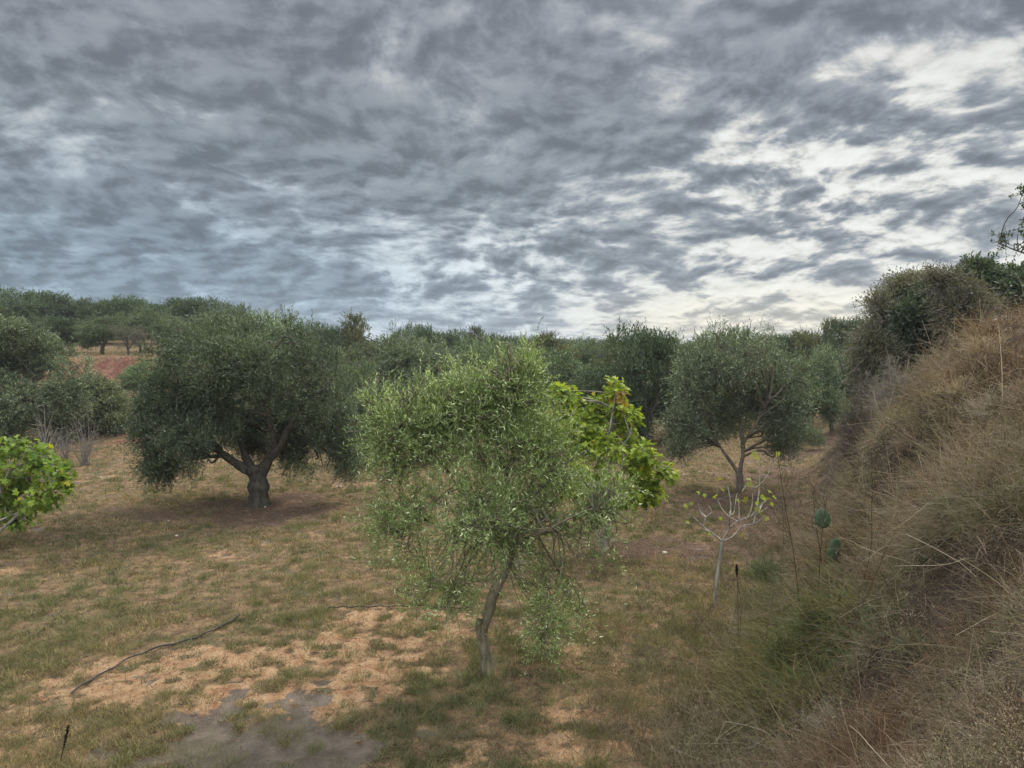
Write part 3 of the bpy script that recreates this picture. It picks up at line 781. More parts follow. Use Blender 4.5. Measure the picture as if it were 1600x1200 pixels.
# ------------------------------------------------------------------ young, nearly bare fig sapling
r = np.random.default_rng(303)
bs = onground(1116, 948, 6); Ys = bs[1]
A = lambda x, y, dy=0: at(x, y, Ys + dy)
root = empty('fig_sapling', bs, 'nearly bare fig sapling with pale curved branches and a few yellow leaves', 'fig sapling')
ta = Acc(); bk = (.30, .27, .215)
limb(ta, [bs, A(1121, 900), A(1127, 860), A(1128, 846)], .032, .026, bk, r=r, sides=8, knob=.03)
ta.build('trunk', M_bark, root, bs, smooth=True)
ba = Acc()
BR = [((1128, 846), (1112, 832, -.1), (1100, 825, -.1), (1103, 808, -.1), (1112, 800, -.1), (1107, 790, -.1)), ((1128, 846), (1140, 825), (1152, 815), (1168, 808), (1185, 802), (1200, 792)),
      ((1128, 846), (1145, 838, .1), (1160, 822, .2), (1180, 818, .2), (1195, 805, .2)), ((1155, 816), (1140, 808), (1128, 795), (1122, 782)), ((1140, 825), (1140, 808, -.2), (1147, 800, -.2), (1150, 780, -.2), (1152, 770, -.2)),
      ((1155, 816), (1155, 800), (1154, 785), (1153, 778)), ((1168, 809), (1174, 795), (1176, 778), (1175, 770)), ((1140, 808), (1142, 790, .1), (1139, 770, .1), (1137, 758, .1)),
      ((1112, 833, -.1), (1098, 822), (1088, 812), (1076, 802)), ((1103, 808, -.1), (1095, 800), (1090, 785)), ((1175, 805), (1186, 792), (1192, 785), (1204, 778)), ((1185, 802), (1190, 790, .2), (1198, 782, .2)),
      ((1178, 818, .2), (1186, 770, .3), (1187, 745, .3), (1186, 715, .3)), ((1160, 768, .3), (1170, 755, .3), (1180, 762, .3), (1198, 745, .3), (1207, 720, .3)), ((1128, 846), (1120, 838, .2), (1105, 835, .2))]
tips = []
for q in BR:
    pts = [A(*w) for w in q]
    tips.append((pts[-1], norm(pts[-1] - pts[-2])))
    limb(ba, pts, .014, .006, bk, r=r, sides=6, knob=.05, k=14)
ba.build('branch', M_twig, root, bs, smooth=True)
pos = []; dd = []
lp = [(1068, 787), (1076, 787), (1090, 770), (1078, 817), (1101, 778), (1112, 777), (1132, 765), (1130, 748), (1147, 780), (1165, 781), (1170, 778), (1177, 757), (1184, 712), (1174, 708), (1183, 782), (1192, 781), (1198, 780), (1205, 775), (1204, 790),
      (1187, 798), (1202, 808), (1164, 835), (1109, 836), (1128, 807), (1087, 801), (1195, 775), (1201, 770), (1160, 783), (1186, 803), (1212, 712), (1180, 705), (1175, 752)]
for q in lp: pos.append(A(q[0], q[1], r.uniform(-.2, .2)))
pos = np.array(pos); n = len(pos)
fa = Acc(); dd = norm(r.normal(size=(n, 3)) * .6 + np.array([0, 0, -.2]))
figleaves(fa, pos, dd, norm(r.normal(size=(n, 3)) * .6 + np.array([0, -.8, .4])), .085 + .05 * r.random(n), jit((.27, .30, .05), n, .3, r))
fa.build('foliage', M_fig, root, bs)

# ------------------------------------------------------------------ twiggy shrubs
def twig_bush(name, label, cat, base, Rx, Ry, Rz, n1, n2, col, r, width=.006, leafc=None, nleaf=0, ll=.05, lw=.02, group=None, up=.35, mat=None, n3=0, lean=(0, 0, 0), stemc=None):
    root = empty(name, base, label, cat, group)
    ac = Acc(); k = 6; u = np.linspace(0, 1, k)
    d = rdir(n1, r); d[:, 2] = np.abs(d[:, 2]) + up; d = norm(d)
    end = d * np.array([Rx, Ry, Rz]) * (.55 + .5 * r.random((n1, 1))) + np.array(lean) * r.random((n1, 1))
    st = r.normal(size=(n1, 3)) * np.array([Rx, Ry, 0]) * .12
    mid = (st + end) * .5 + r.normal(size=(n1, 3)) * np.array([Rx, Ry, Rz]) * .13 + np.array([0, 0, Rz * .1])
    P1 = st[:, None] * ((1 - u) ** 2)[None, :, None] + 2 * mid[:, None] * (u * (1 - u))[None, :, None] + end[:, None] * (u ** 2)[None, :, None]
    tubes(ac, P1, np.linspace(1.6, .6, k)[None] * width * (.7 + .6 * r.random((n1, 1))), jit(stemc or col, n1, .3, r), 4)
    # second order
    N = n1 * n2; i = np.repeat(np.arange(n1), n2); tt = .25 + .75 * r.random(N)
    j = np.minimum((tt * (k - 1)).astype(int), k - 2); f = (tt * (k - 1) - j)[:, None]
    s = P1[i, j] * (1 - f) + P1[i, j + 1] * f
    tdir = norm(P1[i, j + 1] - P1[i, j])
    dd = norm(tdir * .7 + rdir(N, r) * .8 + np.array([0, 0, .15]))
    Ls = (Rx + Rz) * .5 * (.10 + .22 * r.random((N, 1)))
    k2 = 4; u2 = np.linspace(0, 1, k2)[None, :, None]
    P2 = s[:, None] + dd[:, None] * Ls[:, None] * u2 + (rdir(N, r) * Ls * .35)[:, None] * u2 ** 2
    ribbons(ac, P2, np.full((N, k2), width * .9) * np.linspace(1, .5, k2), rdir(N, r), jit(col, N, .35, r))
    if n3:
        i = r.integers(0, N, N * n3); q = r.integers(1, k2, N * n3)
        s3 = P2[i, q]; d3 = norm(dd[i] * .5 + rdir(N * n3, r) * .9)
        L3 = Ls[i] * .45 * (.5 + r.random((N * n3, 1)))
        u3 = np.linspace(0, 1, 3)[None, :, None]
        P3 = s3[:, None] + d3[:, None] * L3[:, None] * u3 + (rdir(N * n3, r) * L3 * .3)[:, None] * u3 ** 2
        ribbons(ac, P3, np.full((N * n3, 3), width * .7), rdir(N * n3, r), jit(col, N * n3, .35, r))
    ac.build('branch', M_dry, root)
    if nleaf:
        i = r.integers(0, N, nleaf); q = r.integers(0, k2, nleaf)
        fa = Acc(); a = r.random((nleaf, 1))
        C = np.array(leafc[0]) * (1 - a) + np.array(leafc[1]) * a
        leaves(fa, P2[i, q] + r.normal(size=(nleaf, 3)) * .02, rdir(nleaf, r), rdir(nleaf, r), ll * (.6 + .7 * r.random(nleaf)), lw * (.6 + .7 * r.random(nleaf)), C)
        fa.build('foliage', mat or M_shrub, root)
    return root
def bush_at(px, py_top, py_base, Y, hw, *a, **kw):
    """place by pixel column, its top row and distance"""
    x = (px - 800) / FPX * Y; gz = Hs(x, Y) if kw.pop('snap', True) else at(px, py_base, Y)[2]
    zt = at(px, py_top, Y)[2]
    return (x, Y, gz - .05), hw * Y / FPX, zt - gz + .05
r = np.random.default_rng(401)
def bush(px, top, Y, hw, name, label, cat, n1, n2, col, depth=.9, **kw):
    base, rx, rz = bush_at(px, top, 0, Y, hw)
    rz = max(rz, .3)
    return twig_bush(name, label, cat, base, rx, rx * depth, rz, n1, n2, col, np.random.default_rng(int(px * 3 + top)), **kw)
BR_ = (.125, .095, .075); GY = (.25, .22, .195)
def leafy(name, label, cat, spec, Y, dark, light, nspr, m, ll, lw, seed, bark=(.185, .158, .130), tww=.010, gap=.40, shoot=None, sprl=(.15, .4), upb=.5, sub=5, mat=None):
    r = np.random.default_rng(seed)
    px = spec[0][0]; lowz = []
    x = (px - 800) / FPX * Y; base = np.array([x, Y, Hs(x, Y)])
    lob = pxlobes(spec, Y, r, .4)
    limbs = []
    for k in range(5):
        c = lob[k % len(lob)][0]; st = base + r.normal(size=3) * np.array([.25, .25, 0]) + np.array([0, 0, -.05])
        limbs.append(([st, st * .5 + c * .5 + r.normal(size=3) * .12, c], .05, .02, 0))
    olive_like(name, label, cat, base, limbs, lob, nspr, m, ll, lw, olive_cols(dark, light, shoot=shoot or light, r=r, pale=.2), r, bark=bark, sub=sub, gap=gap, shell=.3,
               sprl=sprl, br=(.02, .008), tww=tww, mat=mat or M_shrub, upb=upb, droopb=.2, trunk_sides=7, spread=1.0, skip=0)
leafy('shrub', 'dense dark green shrub on the bank crest', 'shrub', [(1452, 500, 36, 34), (1470, 465, 30, 26), (1440, 480, 26, 30), (1478, 500, 28, 30), (1455, 530, 34, 24)], 15.5, (.042, .062, .038), (.095, .122, .072), 3000, 9, .085, .036, 411, gap=.34)
leafy('shrub', 'big olive-brown twiggy shrub with domed top at the far end of the bank', 'shrub', [(1400, 500, 48, 46), (1425, 456, 36, 22), (1375, 500, 30, 34), (1395, 560, 52, 48), (1358, 545, 28, 40), (1440, 448, 24, 16), (1360, 600, 30, 32), (1420, 600, 40, 40)], 17.5,
      (.100, .100, .055), (.175, .168, .095), 6500, 5, .07, .026, 412, tww=.012, sprl=(.25, .6), gap=.30)
leafy('shrub', 'brownish twiggy shrub on the crest right of the dark green one', 'shrub', [(1500, 470, 32, 26), (1480, 440, 26, 16), (1520, 480, 30, 22), (1505, 505, 36, 24), (1545, 480, 26, 18)], 14.5, (.110, .102, .065), (.180, .165, .105), 2300, 6, .06, .024, 413, tww=.010, sprl=(.2, .5), gap=.32)
leafy('tree', 'bushy green tree rising behind the dry bank crest', 'tree', [(1545, 435, 34, 24), (1520, 430, 24, 20), (1570, 440, 34, 28), (1545, 465, 48, 24), (1510, 450, 20, 18)], 18.0, (.045, .066, .036), (.108, .138, .074), 2600, 10, .095, .042, 414)
leafy('tree', 'green bushy tree cut by the right edge behind the crest', 'tree', [(1625, 435, 40, 26), (1600, 450, 30, 22), (1660, 430, 40, 34), (1620, 470, 50, 30)], 17.0, (.045, .066, .036), (.108, .138, .074), 2400, 10, .095, .042, 415)
bush(1395, 560, 13.2, 46, 'dead_shrub', 'bare grey dead shrub with fine twigs in front of the bank shrubs', 'dead shrub', 90, 28, GY, width=.006, n3=2)
bush(1350, 580, 15.5, 38, 'dead_shrub', 'bare brown-grey shrub leaning over the track', 'dead shrub', 80, 26, (.13, .105, .09), width=.008, n3=2)
bush(1455, 545, 12.4, 24, 'dead_shrub', 'small pale bare shrub on the edge of the dry crest', 'dead shrub', 45, 20, (.24, .21, .18), width=.005, n3=1)
bush(1408, 632, 11.6, 30, 'weed_bush', 'thin bare weed with yellow-green leaf tips at the bank foot', 'weed', 26, 14, (.2, .17, .13), width=.005, n3=1, nleaf=420, leafc=((.16, .17, .04), (.24, .25, .08)), ll=.05, lw=.02)
# dead shrubs at left
bush(65, 625, 24, 32, 'dead_shrub', 'grey leafless shrub behind the left fig bush', 'dead shrub', 22, 10, (.26, .235, .21), width=.010, n3=1)
bush(128, 632, 25, 28, 'dead_shrub', 'grey leafless shrub further right beside the red soil strip', 'dead shrub', 20, 10, (.24, .21, .19), width=.010, n3=1)
bush(98, 655, 26, 22, 'dead_shrub', 'small leafless shrub between the two larger grey ones', 'dead shrub', 16, 9, (.24, .2, .18), width=.009, n3=1)

# right-edge tree: crown reaches into the frame top right
r = np.random.default_rng(402)
Yr = 13.5; bx = (1700 - 800) / FPX * Yr; br_ = np.array([bx, Yr, Hs(bx, Yr)])
A = lambda x, y, dy=0: at(x, y, Yr + dy)
lob = pxlobes([(1620, 330, 24, 36), (1578, 372, 30, 14), (1640, 380, 40, 34), (1606, 300, 10, 8), (1600, 385, 20, 14), (1690, 330, 60, 60)], Yr, r, .5)
olive_like('tree', 'dark sparse-leaved tree branch reaching in at the right edge against the sky', 'tree', br_,
           [([br_ + np.array([0, 0, -.1]), A(1690, 430), A(1670, 400), A(1640, 370)], .09, .03, .3), ([A(1650, 392), A(1615, 398), A(1590, 392), A(1560, 380)], .025, .008, 0), ([A(1670, 400), A(1690, 330)], .05, .02, 0)],
           lob, 620, 10, .062, .026, olive_cols((.030, .046, .018), (.065, .085, .035), r=r), r, sub=4, gap=.44, shell=.2, sprl=(.1, .25), bark=(.06, .05, .04), br=(.009, .004), mat=M_shrub, bsag=.03, skip=0)

# ------------------------------------------------------------------ prickly pear at the bank foot
r = np.random.default_rng(501)
Yc = onground(1300, 960, 6)[1] + .3
cb = np.array([(1302 - 800) / FPX * Yc, Yc, 0]); cb[2] = Hs(cb[0], Yc) - .03
root = empty('prickly_pear', cb, 'prickly pear cactus with green pads at the foot of the bank', 'cactus')
def pad(c, w, h, tilt, yaw, k=14):
    ang = np.linspace(0, 2 * np.pi, k, endpoint=False); V = []; F = []
    for ring, (s, th_) in enumerate(((0.0, 1.0), (.55, .85), (.88, .5), (1.0, 0.0))):
        for sgn in (1, -1): V.append(np.stack([np.cos(ang) * w * s, np.full(k, sgn * th_ * .024), np.sin(ang) * h * s * (1 + .12 * np.sin(ang))], -1))
    V = np.concatenate(V)
    j = np.arange(k); j2 = (j + 1) % k; FF = []
    for a in range(3):
        for sgn in (0, 1):
            o0 = (a * 2 + sgn) * k; o1 = ((a + 1) * 2 + sgn) * k
            q = np.stack([o0 + j, o0 + j2, o1 + j2, o1 + j], -1); FF.append(q if sgn else q[:, ::-1])
    ct, st = math.cos(tilt), math.sin(tilt); V = V @ np.array([[ct, 0, -st], [0, 1, 0], [st, 0, ct]])
    cy, sy = math.cos(yaw), math.sin(yaw); V = V @ np.array([[cy, sy, 0], [-sy, cy, 0], [0, 0, 1]])
    return V + c, np.concatenate(FF)
for (px, py, w, h, ti, ya) in ((1303, 862, .105, .155, .20, .4), (1286, 812, .098, .125, -.40, .2), (1308, 905, .10, .15, -.15, -.5), (1297, 935, .10, .16, .1, .3), (1322, 915, .075, .11, .6, .8)):
    V_, F_ = pad(at(px, py, Yc), w, h, ti, ya)
    ac = Acc(); ac.add(V_, F_, jit((.060, .095, .048), len(V_), .05, r)); pd = ac.build('pad', M_cactus, root, cb, smooth=True)
    ns = 90; q = V_[r.integers(0, len(V_), ns)]; q = q + r.normal(size=(ns, 3)) * np.array([w, .004, h]) * .06
    sa = Acc(); leaves(sa, q, norm(rdir(ns, r) + np.array([0, -.8, 0])), rdir(ns, r), .018 + .02 * r.random(ns), np.full(ns, .004), jit((.45, .40, .30), ns, .2, r)); sa.build('spine', M_dry, pd, cb)

# ------------------------------------------------------------------ tall weed stalks and seed spikes
def stalk(name, label, px, py, pxt, pyt, Y, r, col=(.10, .075, .045), w=.006, side=14, cat='weed stalk', lean=.0, forks=3, group='tall dry weed stalks at the bank foot'):
    b = np.array([(px - 800) / FPX * Y, Y, 0]); b[2] = Hs(b[0], Y)
    tpp = at(pxt, pyt, Y + lean)
    root_o = empty(name, b, label, cat, group)
    ac = Acc()
    main = limb(ac, [b, b * .6 + tpp * .4 + r.normal(size=3) * .03, b * .3 + tpp * .7 + r.normal(size=3) * .03, tpp], w, w * .45, col, r=r, sides=5, k=12, knob=.02)
    for _ in range(forks):
        i = r.integers(5, 11); e = main[i] + np.array([r.normal() * .12, r.normal() * .1, r.uniform(.12, .4)])
        limb(ac, [main[i], (main[i] + e) / 2 + np.array([r.normal() * .03, 0, -.02]), e], w * .5, w * .3, col, r=r, sides=4, k=6, knob=.02)
    n = side; i = r.integers(3, 12, n); s = main[i]
    e = s[:, None] + (rdir(n, r) * .09 + np.array([0, 0, .04]))[:, None] * np.linspace(0, 1, 3)[None, :, None]
    ribbons(ac, e, np.full((n, 3), .004), rdir(n, r), jit(col, n, .3, r))
    ac.build('stem', M_dry, root_o, b)
r = np.random.default_rng(601)
SP = [('tallest brown stalk left of the cactus, rising to the forked olive', 1262, 1010, 1212, 690, 8.7), ('thin dark stalk just right of the sapling crown', 1240, 1010, 1222, 780, 9.2), ('reddish stalk with forked tip left of the cactus pads', 1300, 1000, 1270, 760, 9.0),
      ('dark stalk crossing in front of the cactus pads', 1285, 960, 1292, 775, 8.3), ('slender stalk in the green weeds below the sapling', 1208, 1100, 1206, 860, 8.0), ('short stalk at the left edge of the green weeds', 1165, 1000, 1152, 905, 9.8),
      ('tall pale stalk on the bank above the cactus', 1340, 960, 1382, 690, 7.6), ('thin stalk standing on the crest against the shrubs', 1585, 640, 1580, 470, 9.0), ('bent stalk over the lower dry brush', 1310, 1090, 1385, 860, 6.8), ('thin pale stalk beside the track', 1330, 760, 1345, 655, 16)]
for k, (lab, px, py, pxt, pyt, Y) in enumerate(SP):
    stalk('weed_stalk', lab, px, py, pxt, pyt, Y, r, col=[(.085, .06, .035), (.12, .09, .06), (.10, .055, .035)][k % 3])
def spike(label, px, py, pxt, pyt, Y, r, L=.2, rad=.016):
    b = np.array([(px - 800) / FPX * Y, Y, 0]); b[2] = Hs(b[0], Y)
    t_ = at(pxt, pyt, Y)
    root_o = empty('seed_spike', b, label, 'seed spike')
    ac = Acc(); limb(ac, [b, (b + t_) / 2 + r.normal(size=3) * .01, t_], .005, .004, (.09, .07, .045), r=r, sides=5, k=8)
    ac.build('stem', M_dry, root_o, b)
    ac = Acc(); d = norm((t_ - b)[None])[0]
    n = 420; u = r.random((n, 1)); s = t_ - d * L * u
    ou = rdir(n, r); ou = norm(ou - (ou @ d)[:, None] * d + d * .45)
    prof = rad * np.sin(np.clip(u * .9 + .08, 0, 1) * np.pi) ** .5 * (1 + .3 * np.sin(u * 60))
    leaves(ac, s, ou, rdir(n, r), (prof[:, 0] * (1.0 + .8 * r.random(n))), np.full(n, .007), jit((.022, .017, .013), n, .4, r))
    limb(ac, [t_ - d * L, t_], rad * .45, rad * .3, (.02, .015, .012), r=r, sides=6, k=5)
    ac.build('seed_head', M_dry, root_o, b)
spike('black dry seed spike at the bottom left corner', 76, 1215, 107, 1133, 7.2, r, L=.26, rad=.014)
spike('black dry seed spike right of the fig sapling', 1162, 990, 1151, 882, 9.6, r, L=.16, rad=.017)
spike('short black seed spike on the dry brush below the cactus', 1322, 985, 1312, 930, 7.6, r, L=.10, rad=.013)
spike('black seed spike in the bottom right corner', 1592, 1230, 1582, 1178, 3.2, r, L=.10, rad=.008)

# ------------------------------------------------------------------ irrigation hoses
def hose(label, pts, rad, r):
    P = np.array([onground(x, y, 6) for x, y in pts]); P = curve(P, 60)
    P[:, 2] = H(P[:, 0], P[:, 1]) + rad + .012 + .02 * np.abs(np.sin(np.arange(60) * .4))
    ac = Acc(); tubes(ac, P[None], np.full((1, 60), rad), jit((.014, .013, .013), 1, .05, r), 8)
    o = ac.build('irrigation_hose', M_rubber, smooth=True); o['label'] = label; o['category'] = 'hose'
    return o
hose('long black irrigation hose lying in the grass at the left', [(112, 1090), (150, 1063), (200, 1035), (262, 1013), (310, 1000), (340, 986), (374, 967)], .011, r)
hose('short black hose lying across the sandy soil left of the young olive trunk', [(510, 955), (545, 953), (600, 952), (660, 951), (740, 955)], .009, r)

# ------------------------------------------------------------------ stones
def stone(label, px, py, s, r, y0=5):
    p0 = onground(px, py, y0); k = 9
    ph = np.linspace(0, np.pi, 6)[1:-1]; a = np.arange(k) / k * 2 * np.pi
    V = np.concatenate([np.stack([np.cos(a) * math.sin(q), np.sin(a) * math.sin(q) * .8, np.full(k, math.cos(q) * .6)], -1) for q in ph] + [[[0, 0, .6], [0, 0, -.6]]])
    s = s * .65
    V = V * s * (1 + .18 * r.normal(size=(len(V), 1))) + p0 + np.array([0, 0, s * .35])
    j = np.arange(k); j2 = (j + 1) % k; FF = []
    for b_ in range(3): FF.append(np.stack([b_ * k + j, (b_ + 1) * k + j, (b_ + 1) * k + j2, b_ * k + j2], -1))
    ac = Acc(); ac.V.append(V); ac.C.append(jit((.55, .50, .42), len(V), .04, r)); ac.n = len(V)
    ac.F[4] = FF; ac.F[3] = [np.stack([np.full(k, 4 * k), j, j2], -1), np.stack([np.full(k, 4 * k + 1), 3 * k + j2, 3 * k + j], -1)]
    o = ac.build('stone', M_stone); o['label'] = label; o['category'] = 'stone'
stone('pale stone on the grass below the old olive', 276, 838, .06, r)
stone('small pale stone on the brown litter under the old olive', 263, 815, .045, r)
stone('flat tan stone behind the sapling at the fig tree foot', 1038, 865, .07, r)
stone('pale stone beside the old olive trunk', 414, 793, .05, r)
stone('flat pale stone in the grass right of the young olive', 978, 946, .05, r)

# ------------------------------------------------------------------ grass of the orchard floor
r = np.random.default_rng(701)
def scatter(n, ya, yb, wa=-.80, wb=.80, mixf=.5):
    u = r.random(n); Y = np.where(r.random(n) < mixf, np.exp(np.log(ya) + u * np.log(yb / ya)), 1 / (1 / yb + u * (1 / ya - 1 / yb)))
    return (wa + (wb - wa) * r.random(n)) * Y, Y
x, y = scatter(1500000, 6.0, 60, mixf=.5)
mk = masks(x, y)
tuft = fbm(x, y, 4.4, 4, 61, .65); area = fbm(x, y, .5, 3, 66)
keep = (1 - mk['soil'] * .965) * (1 - .85 * mk['litter']) * (1 - mk['mud'] * .985) * (1 - mk['bank']) * (1 - mk['red'] * .95) * np.clip(.30 + (tuft - .45) * 3.8 + (area - .5) * 1.2, .06, 1)
q = r.random(len(x)) < keep
x, y, tuft, area = x[q], y[q], tuft[q], area[q]; litk = mk['litter'][q]; n = len(x)
print('grass', n)
z = H(x, y)
far = np.maximum(y / 7.5, 1)
hgt = (.028 + .075 * r.random(n) ** 1.4 + .10 * np.clip(tuft - .5, 0, 1) * 2 * r.random(n)) * (1 + .25 * np.log(far)) * (1 - .4 * litk)
w = .0046 * far ** .70 * (.6 + .8 * r.random(n))
d = norm(r.normal(size=(n, 3)) * np.array([.75, .75, 0]) + np.array([0, 0, .8]))
u = np.array([0, .55, 1.0])
P_ = np.stack([x, y, z - .004], -1)[:, None] + d[:, None] * (hgt[:, None] * u)[..., None]
P_[..., :2] += (r.normal(size=(n, 2)) * .35)[:, None] * (hgt[:, None] * u ** 2)[..., None]
green = np.array([.120, .136, .052]); greyg = np.array([.205, .200, .110]); straw = np.array([.36, .265, .145]); brn = np.array([.17, .115, .075])
k = np.clip(.15 + (area - .5) * 2.2 + (fbm(x, y, 1.3, 3, 71) - .5) * 1.8 + (r.random(n) - .5) * .8, 0, 1)[:, None]
C = np.where(r.random((n, 1)) < .5, green, greyg) * (1 - k) + straw * k
fc = fbm(x, y, 9.0, 2, 75)[:, None]
C = np.where(r.random((n, 1)) < .10 + .4 * litk[:, None], brn, C) * (.30 + 1.25 * r.random((n, 1))) * (.50 + .95 * fc)
ac = Acc(); ribbons(ac, P_, w[:, None] * np.array([1, .8, .25]), r.normal(size=(n, 3)) * np.array([1, 1, .2]), C)
# single taller tufts, also standing on the bare soil
nt = 900; tx, ty = scatter(nt, 6.3, 26, mixf=.6); mt = masks(tx, ty)
ok = (mt['bank'] < .3) & (mt['mud'] < 2); tx, ty = tx[ok], ty[ok]; nt = len(tx); bl = 110
cx = np.repeat(tx, bl) + r.normal(size=nt * bl) * np.repeat(.04 + .08 * r.random(nt), bl); cy = np.repeat(ty, bl) + r.normal(size=nt * bl) * .06
n = len(cx); off = np.stack([cx - np.repeat(tx, bl), cy - np.repeat(ty, bl), np.zeros(n)], -1)
d = norm(off * 4 + r.normal(size=(n, 3)) * .3 + np.array([0, 0, .9])); hh = (np.repeat(.09 + .13 * r.random(nt), bl)) * (.5 + .7 * r.random(n))
P_ = np.stack([cx, cy, H(cx, cy) - .005], -1)[:, None] + d[:, None] * (hh[:, None] * u)[..., None]
P_[..., 2] -= (hh[:, None] * u ** 2 * .2)
kt = np.repeat(r.random(nt), bl)[:, None]
C = (np.array([.125, .150, .055]) * (1 - kt) + np.array([.26, .22, .13]) * kt) * (.6 + .7 * r.random((n, 1)))
ribbons(ac, P_, (.0034 * np.maximum(cy / 8, 1) ** .8)[:, None] * np.array([1, .8, .25]), r.normal(size=(n, 3)), C)
stuff(ac.build('grass', M_grass), 'short dry grey-green and straw grass covering the orchard floor', 'grass')

# ------------------------------------------------------------------ litter: small twigs, leaves, clods
x, y = scatter(210000, 6.0, 34, mixf=.5); mk = masks(x, y)
q = r.random(len(x)) < (.22 + .7 * np.maximum(mk['litter'], mk['soil'] * .5)) * (1 - mk['bank'] * .8) * (1 - mk['mud'] * .75)
x, y = x[q], y[q]; n = len(x); z = H(x, y) + .006 + (fbm(x, y, 4.0, 3, 77) - .5) * .09 * mk['soil'][q]
far = np.maximum(y / 8, 1)
ac = Acc()
d = norm(r.normal(size=(n, 3)) * np.array([1, 1, .25])); L = (.015 + .05 * r.random(n) ** 2) * far ** .6
P_ = np.stack([x, y, z], -1)[:, None] + (d * L[:, None])[:, None] * np.linspace(-.5, .5, 3)[None, :, None]
P_[:, 1, 2] += L * .15
C = np.where(r.random((n, 1)) < .55, np.array([.075, .048, .033]), np.array([.26, .19, .13])) * (.5 + .9 * r.random((n, 1)))
ribbons(ac, P_, ((.003 + .006 * r.random(n) ** 2) * far ** .7)[:, None] * np.ones((1, 3)), r.normal(size=(n, 3)) * np.array([1, 1, .3]), C)
stuff(ac.build('ground_litter', M_dry), 'brown twigs and dead leaves strewn over the soil', 'litter')

# ------------------------------------------------------------------ dry brush covering the bank
def brush(n_clump, per, ya, yb, wa, wb, accept, hfun, colfun, width, curl, mixf, spread=.5, acc=None, crad=(.10, .34), droop=.15, rnd=.9):
    x, y = scatter(n_clump, ya, yb, wa, wb, mixf)
    q = r.random(len(x)) < accept(x, y); x, y = x[q], y[q]
    z = H(x, y); m = len(x)
    e = .12
    nrm = norm(np.stack([-(H(x + e, y) - z) / e, -(H(x, y + e) - z) / e, np.ones(m)], -1))
    rad = crad[0] + (crad[1] - crad[0]) * r.random(m)
    i = np.repeat(np.arange(m), per); n = len(i)
    off = r.normal(size=(n, 3)) * rad[i][:, None] * .5
    off -= (off * nrm[i]).sum(-1, keepdims=True) * nrm[i]
    b = np.stack([x, y, z], -1)[i] + off - nrm[i] * .02
    cd = norm(nrm + np.array([0, 0, .6]) + rdir(m, r) * .55)
    d = norm(cd[i] * .8 + off / rad[i][:, None] * spread + rdir(n, r) * rnd)
    hh = (hfun(x, y, m))[i] * (.45 + .75 * r.random(n))
    k = 6; u = np.linspace(0, 1, k)
    P = b[:, None] + d[:, None] * (hh[:, None] * u)[..., None]
    c1 = rdir(n, r) * hh[:, None] * curl; c2 = rdir(n, r) * hh[:, None] * curl * .7
    P = P + c1[:, None] * (u ** 2)[None, :, None] + c2[:, None] * (np.sin(u * 4.5) * u)[None, :, None]
    P[..., 2] -= (hh * droop)[:, None] * u ** 2.2
    C = colfun(x, y, m)[i] * (.55 + .9 * r.random((n, 1)))
    w = width * (np.maximum(y, 3) / 5)[i] ** .8 * (.6 + .8 * r.random(n))
    ribbons(acc, P, w[:, None] * np.linspace(1, .45, k)[None], rdir(n, r), np.clip(C, 0, 1))
def acc_bank(x, y):
    m = masks(x, y)['bank']; return sst(m, .1, .6) * (H(x, y) < 5.6) * (np.hypot(x, y) > 2.2) * np.clip(.10 + (fbm(x, y, 2.6, 3, 181) - .41) * 6, .05, 1)
def bcol(x, y, m):
    a = fbm(x, y, .8, 3, 141); b = fbm(x, y, 1.7, 3, 151)
    straw = np.array([.310, .232, .155]); gry = np.array([.205, .162, .118]); redb = np.array([.190, .112, .068]); dk = np.array([.055, .039, .027]); olv = np.array([.170, .168, .090])
    hi = sst(H(x, y), 2.4, 3.8) * sst(y, 5.5, 7.5)
    k = np.clip(a * 1.3 - .28 + hi * .36 + (r.random(m) - .5) * .5, 0, 1)[:, None]
    C = gry * (1 - k) + straw * k
    C = np.where((b > .56)[:, None] & (r.random((m, 1)) < .6), redb, C)
    C = np.where((b < .42)[:, None] & (r.random((m, 1)) < .5), olv * (1 - hi[:, None]) + redb * hi[:, None], C)
    return np.where(r.random((m, 1)) < .18, dk, C)
ac = Acc()
hf = lambda x, y, m: (.07 + .20 * r.random(m) ** 1.6 + .55 * np.clip(fbm(x, y, 1.4, 2, 161) - .45, 0, 1)) * np.clip(y / 6, .45, 1.15)
brush(15000, 62, 2.3, 17, .02, .86, acc_bank, hf, bcol, .0036, .95, .7, acc=ac, crad=(.05, .16), rnd=1.2)
x, y = scatter(520000, 2.3, 17, .02, .86, .7); q = r.random(len(x)) < acc_bank(x, y); x, y = x[q], y[q]; n = len(x)
P0 = np.stack([x, y, H(x, y) + r.random(n) ** 1.3 * .20], -1); sc_ = np.clip(y / 6, .5, 2.2)
leaves(ac, P0, rdir(n, r), rdir(n, r), (.012 + .022 * r.random(n)) * sc_, (.005 + .006 * r.random(n)) * sc_, np.clip(bcol(x, y, n) * (.5 + 1.1 * r.random((n, 1))), 0, 1))
# longer single stems thrown over it
brush(800, 4, 3.0, 14, .02, .86, acc_bank, lambda x, y, m: (.45 + .5 * r.random(m)) * np.clip(y / 6, .4, 1), lambda x, y, m: np.where(r.random((m, 1)) < .5, np.array([.34, .28, .20]), np.array([.16, .11, .08])), .0050, .22, .6, spread=.9, acc=ac)
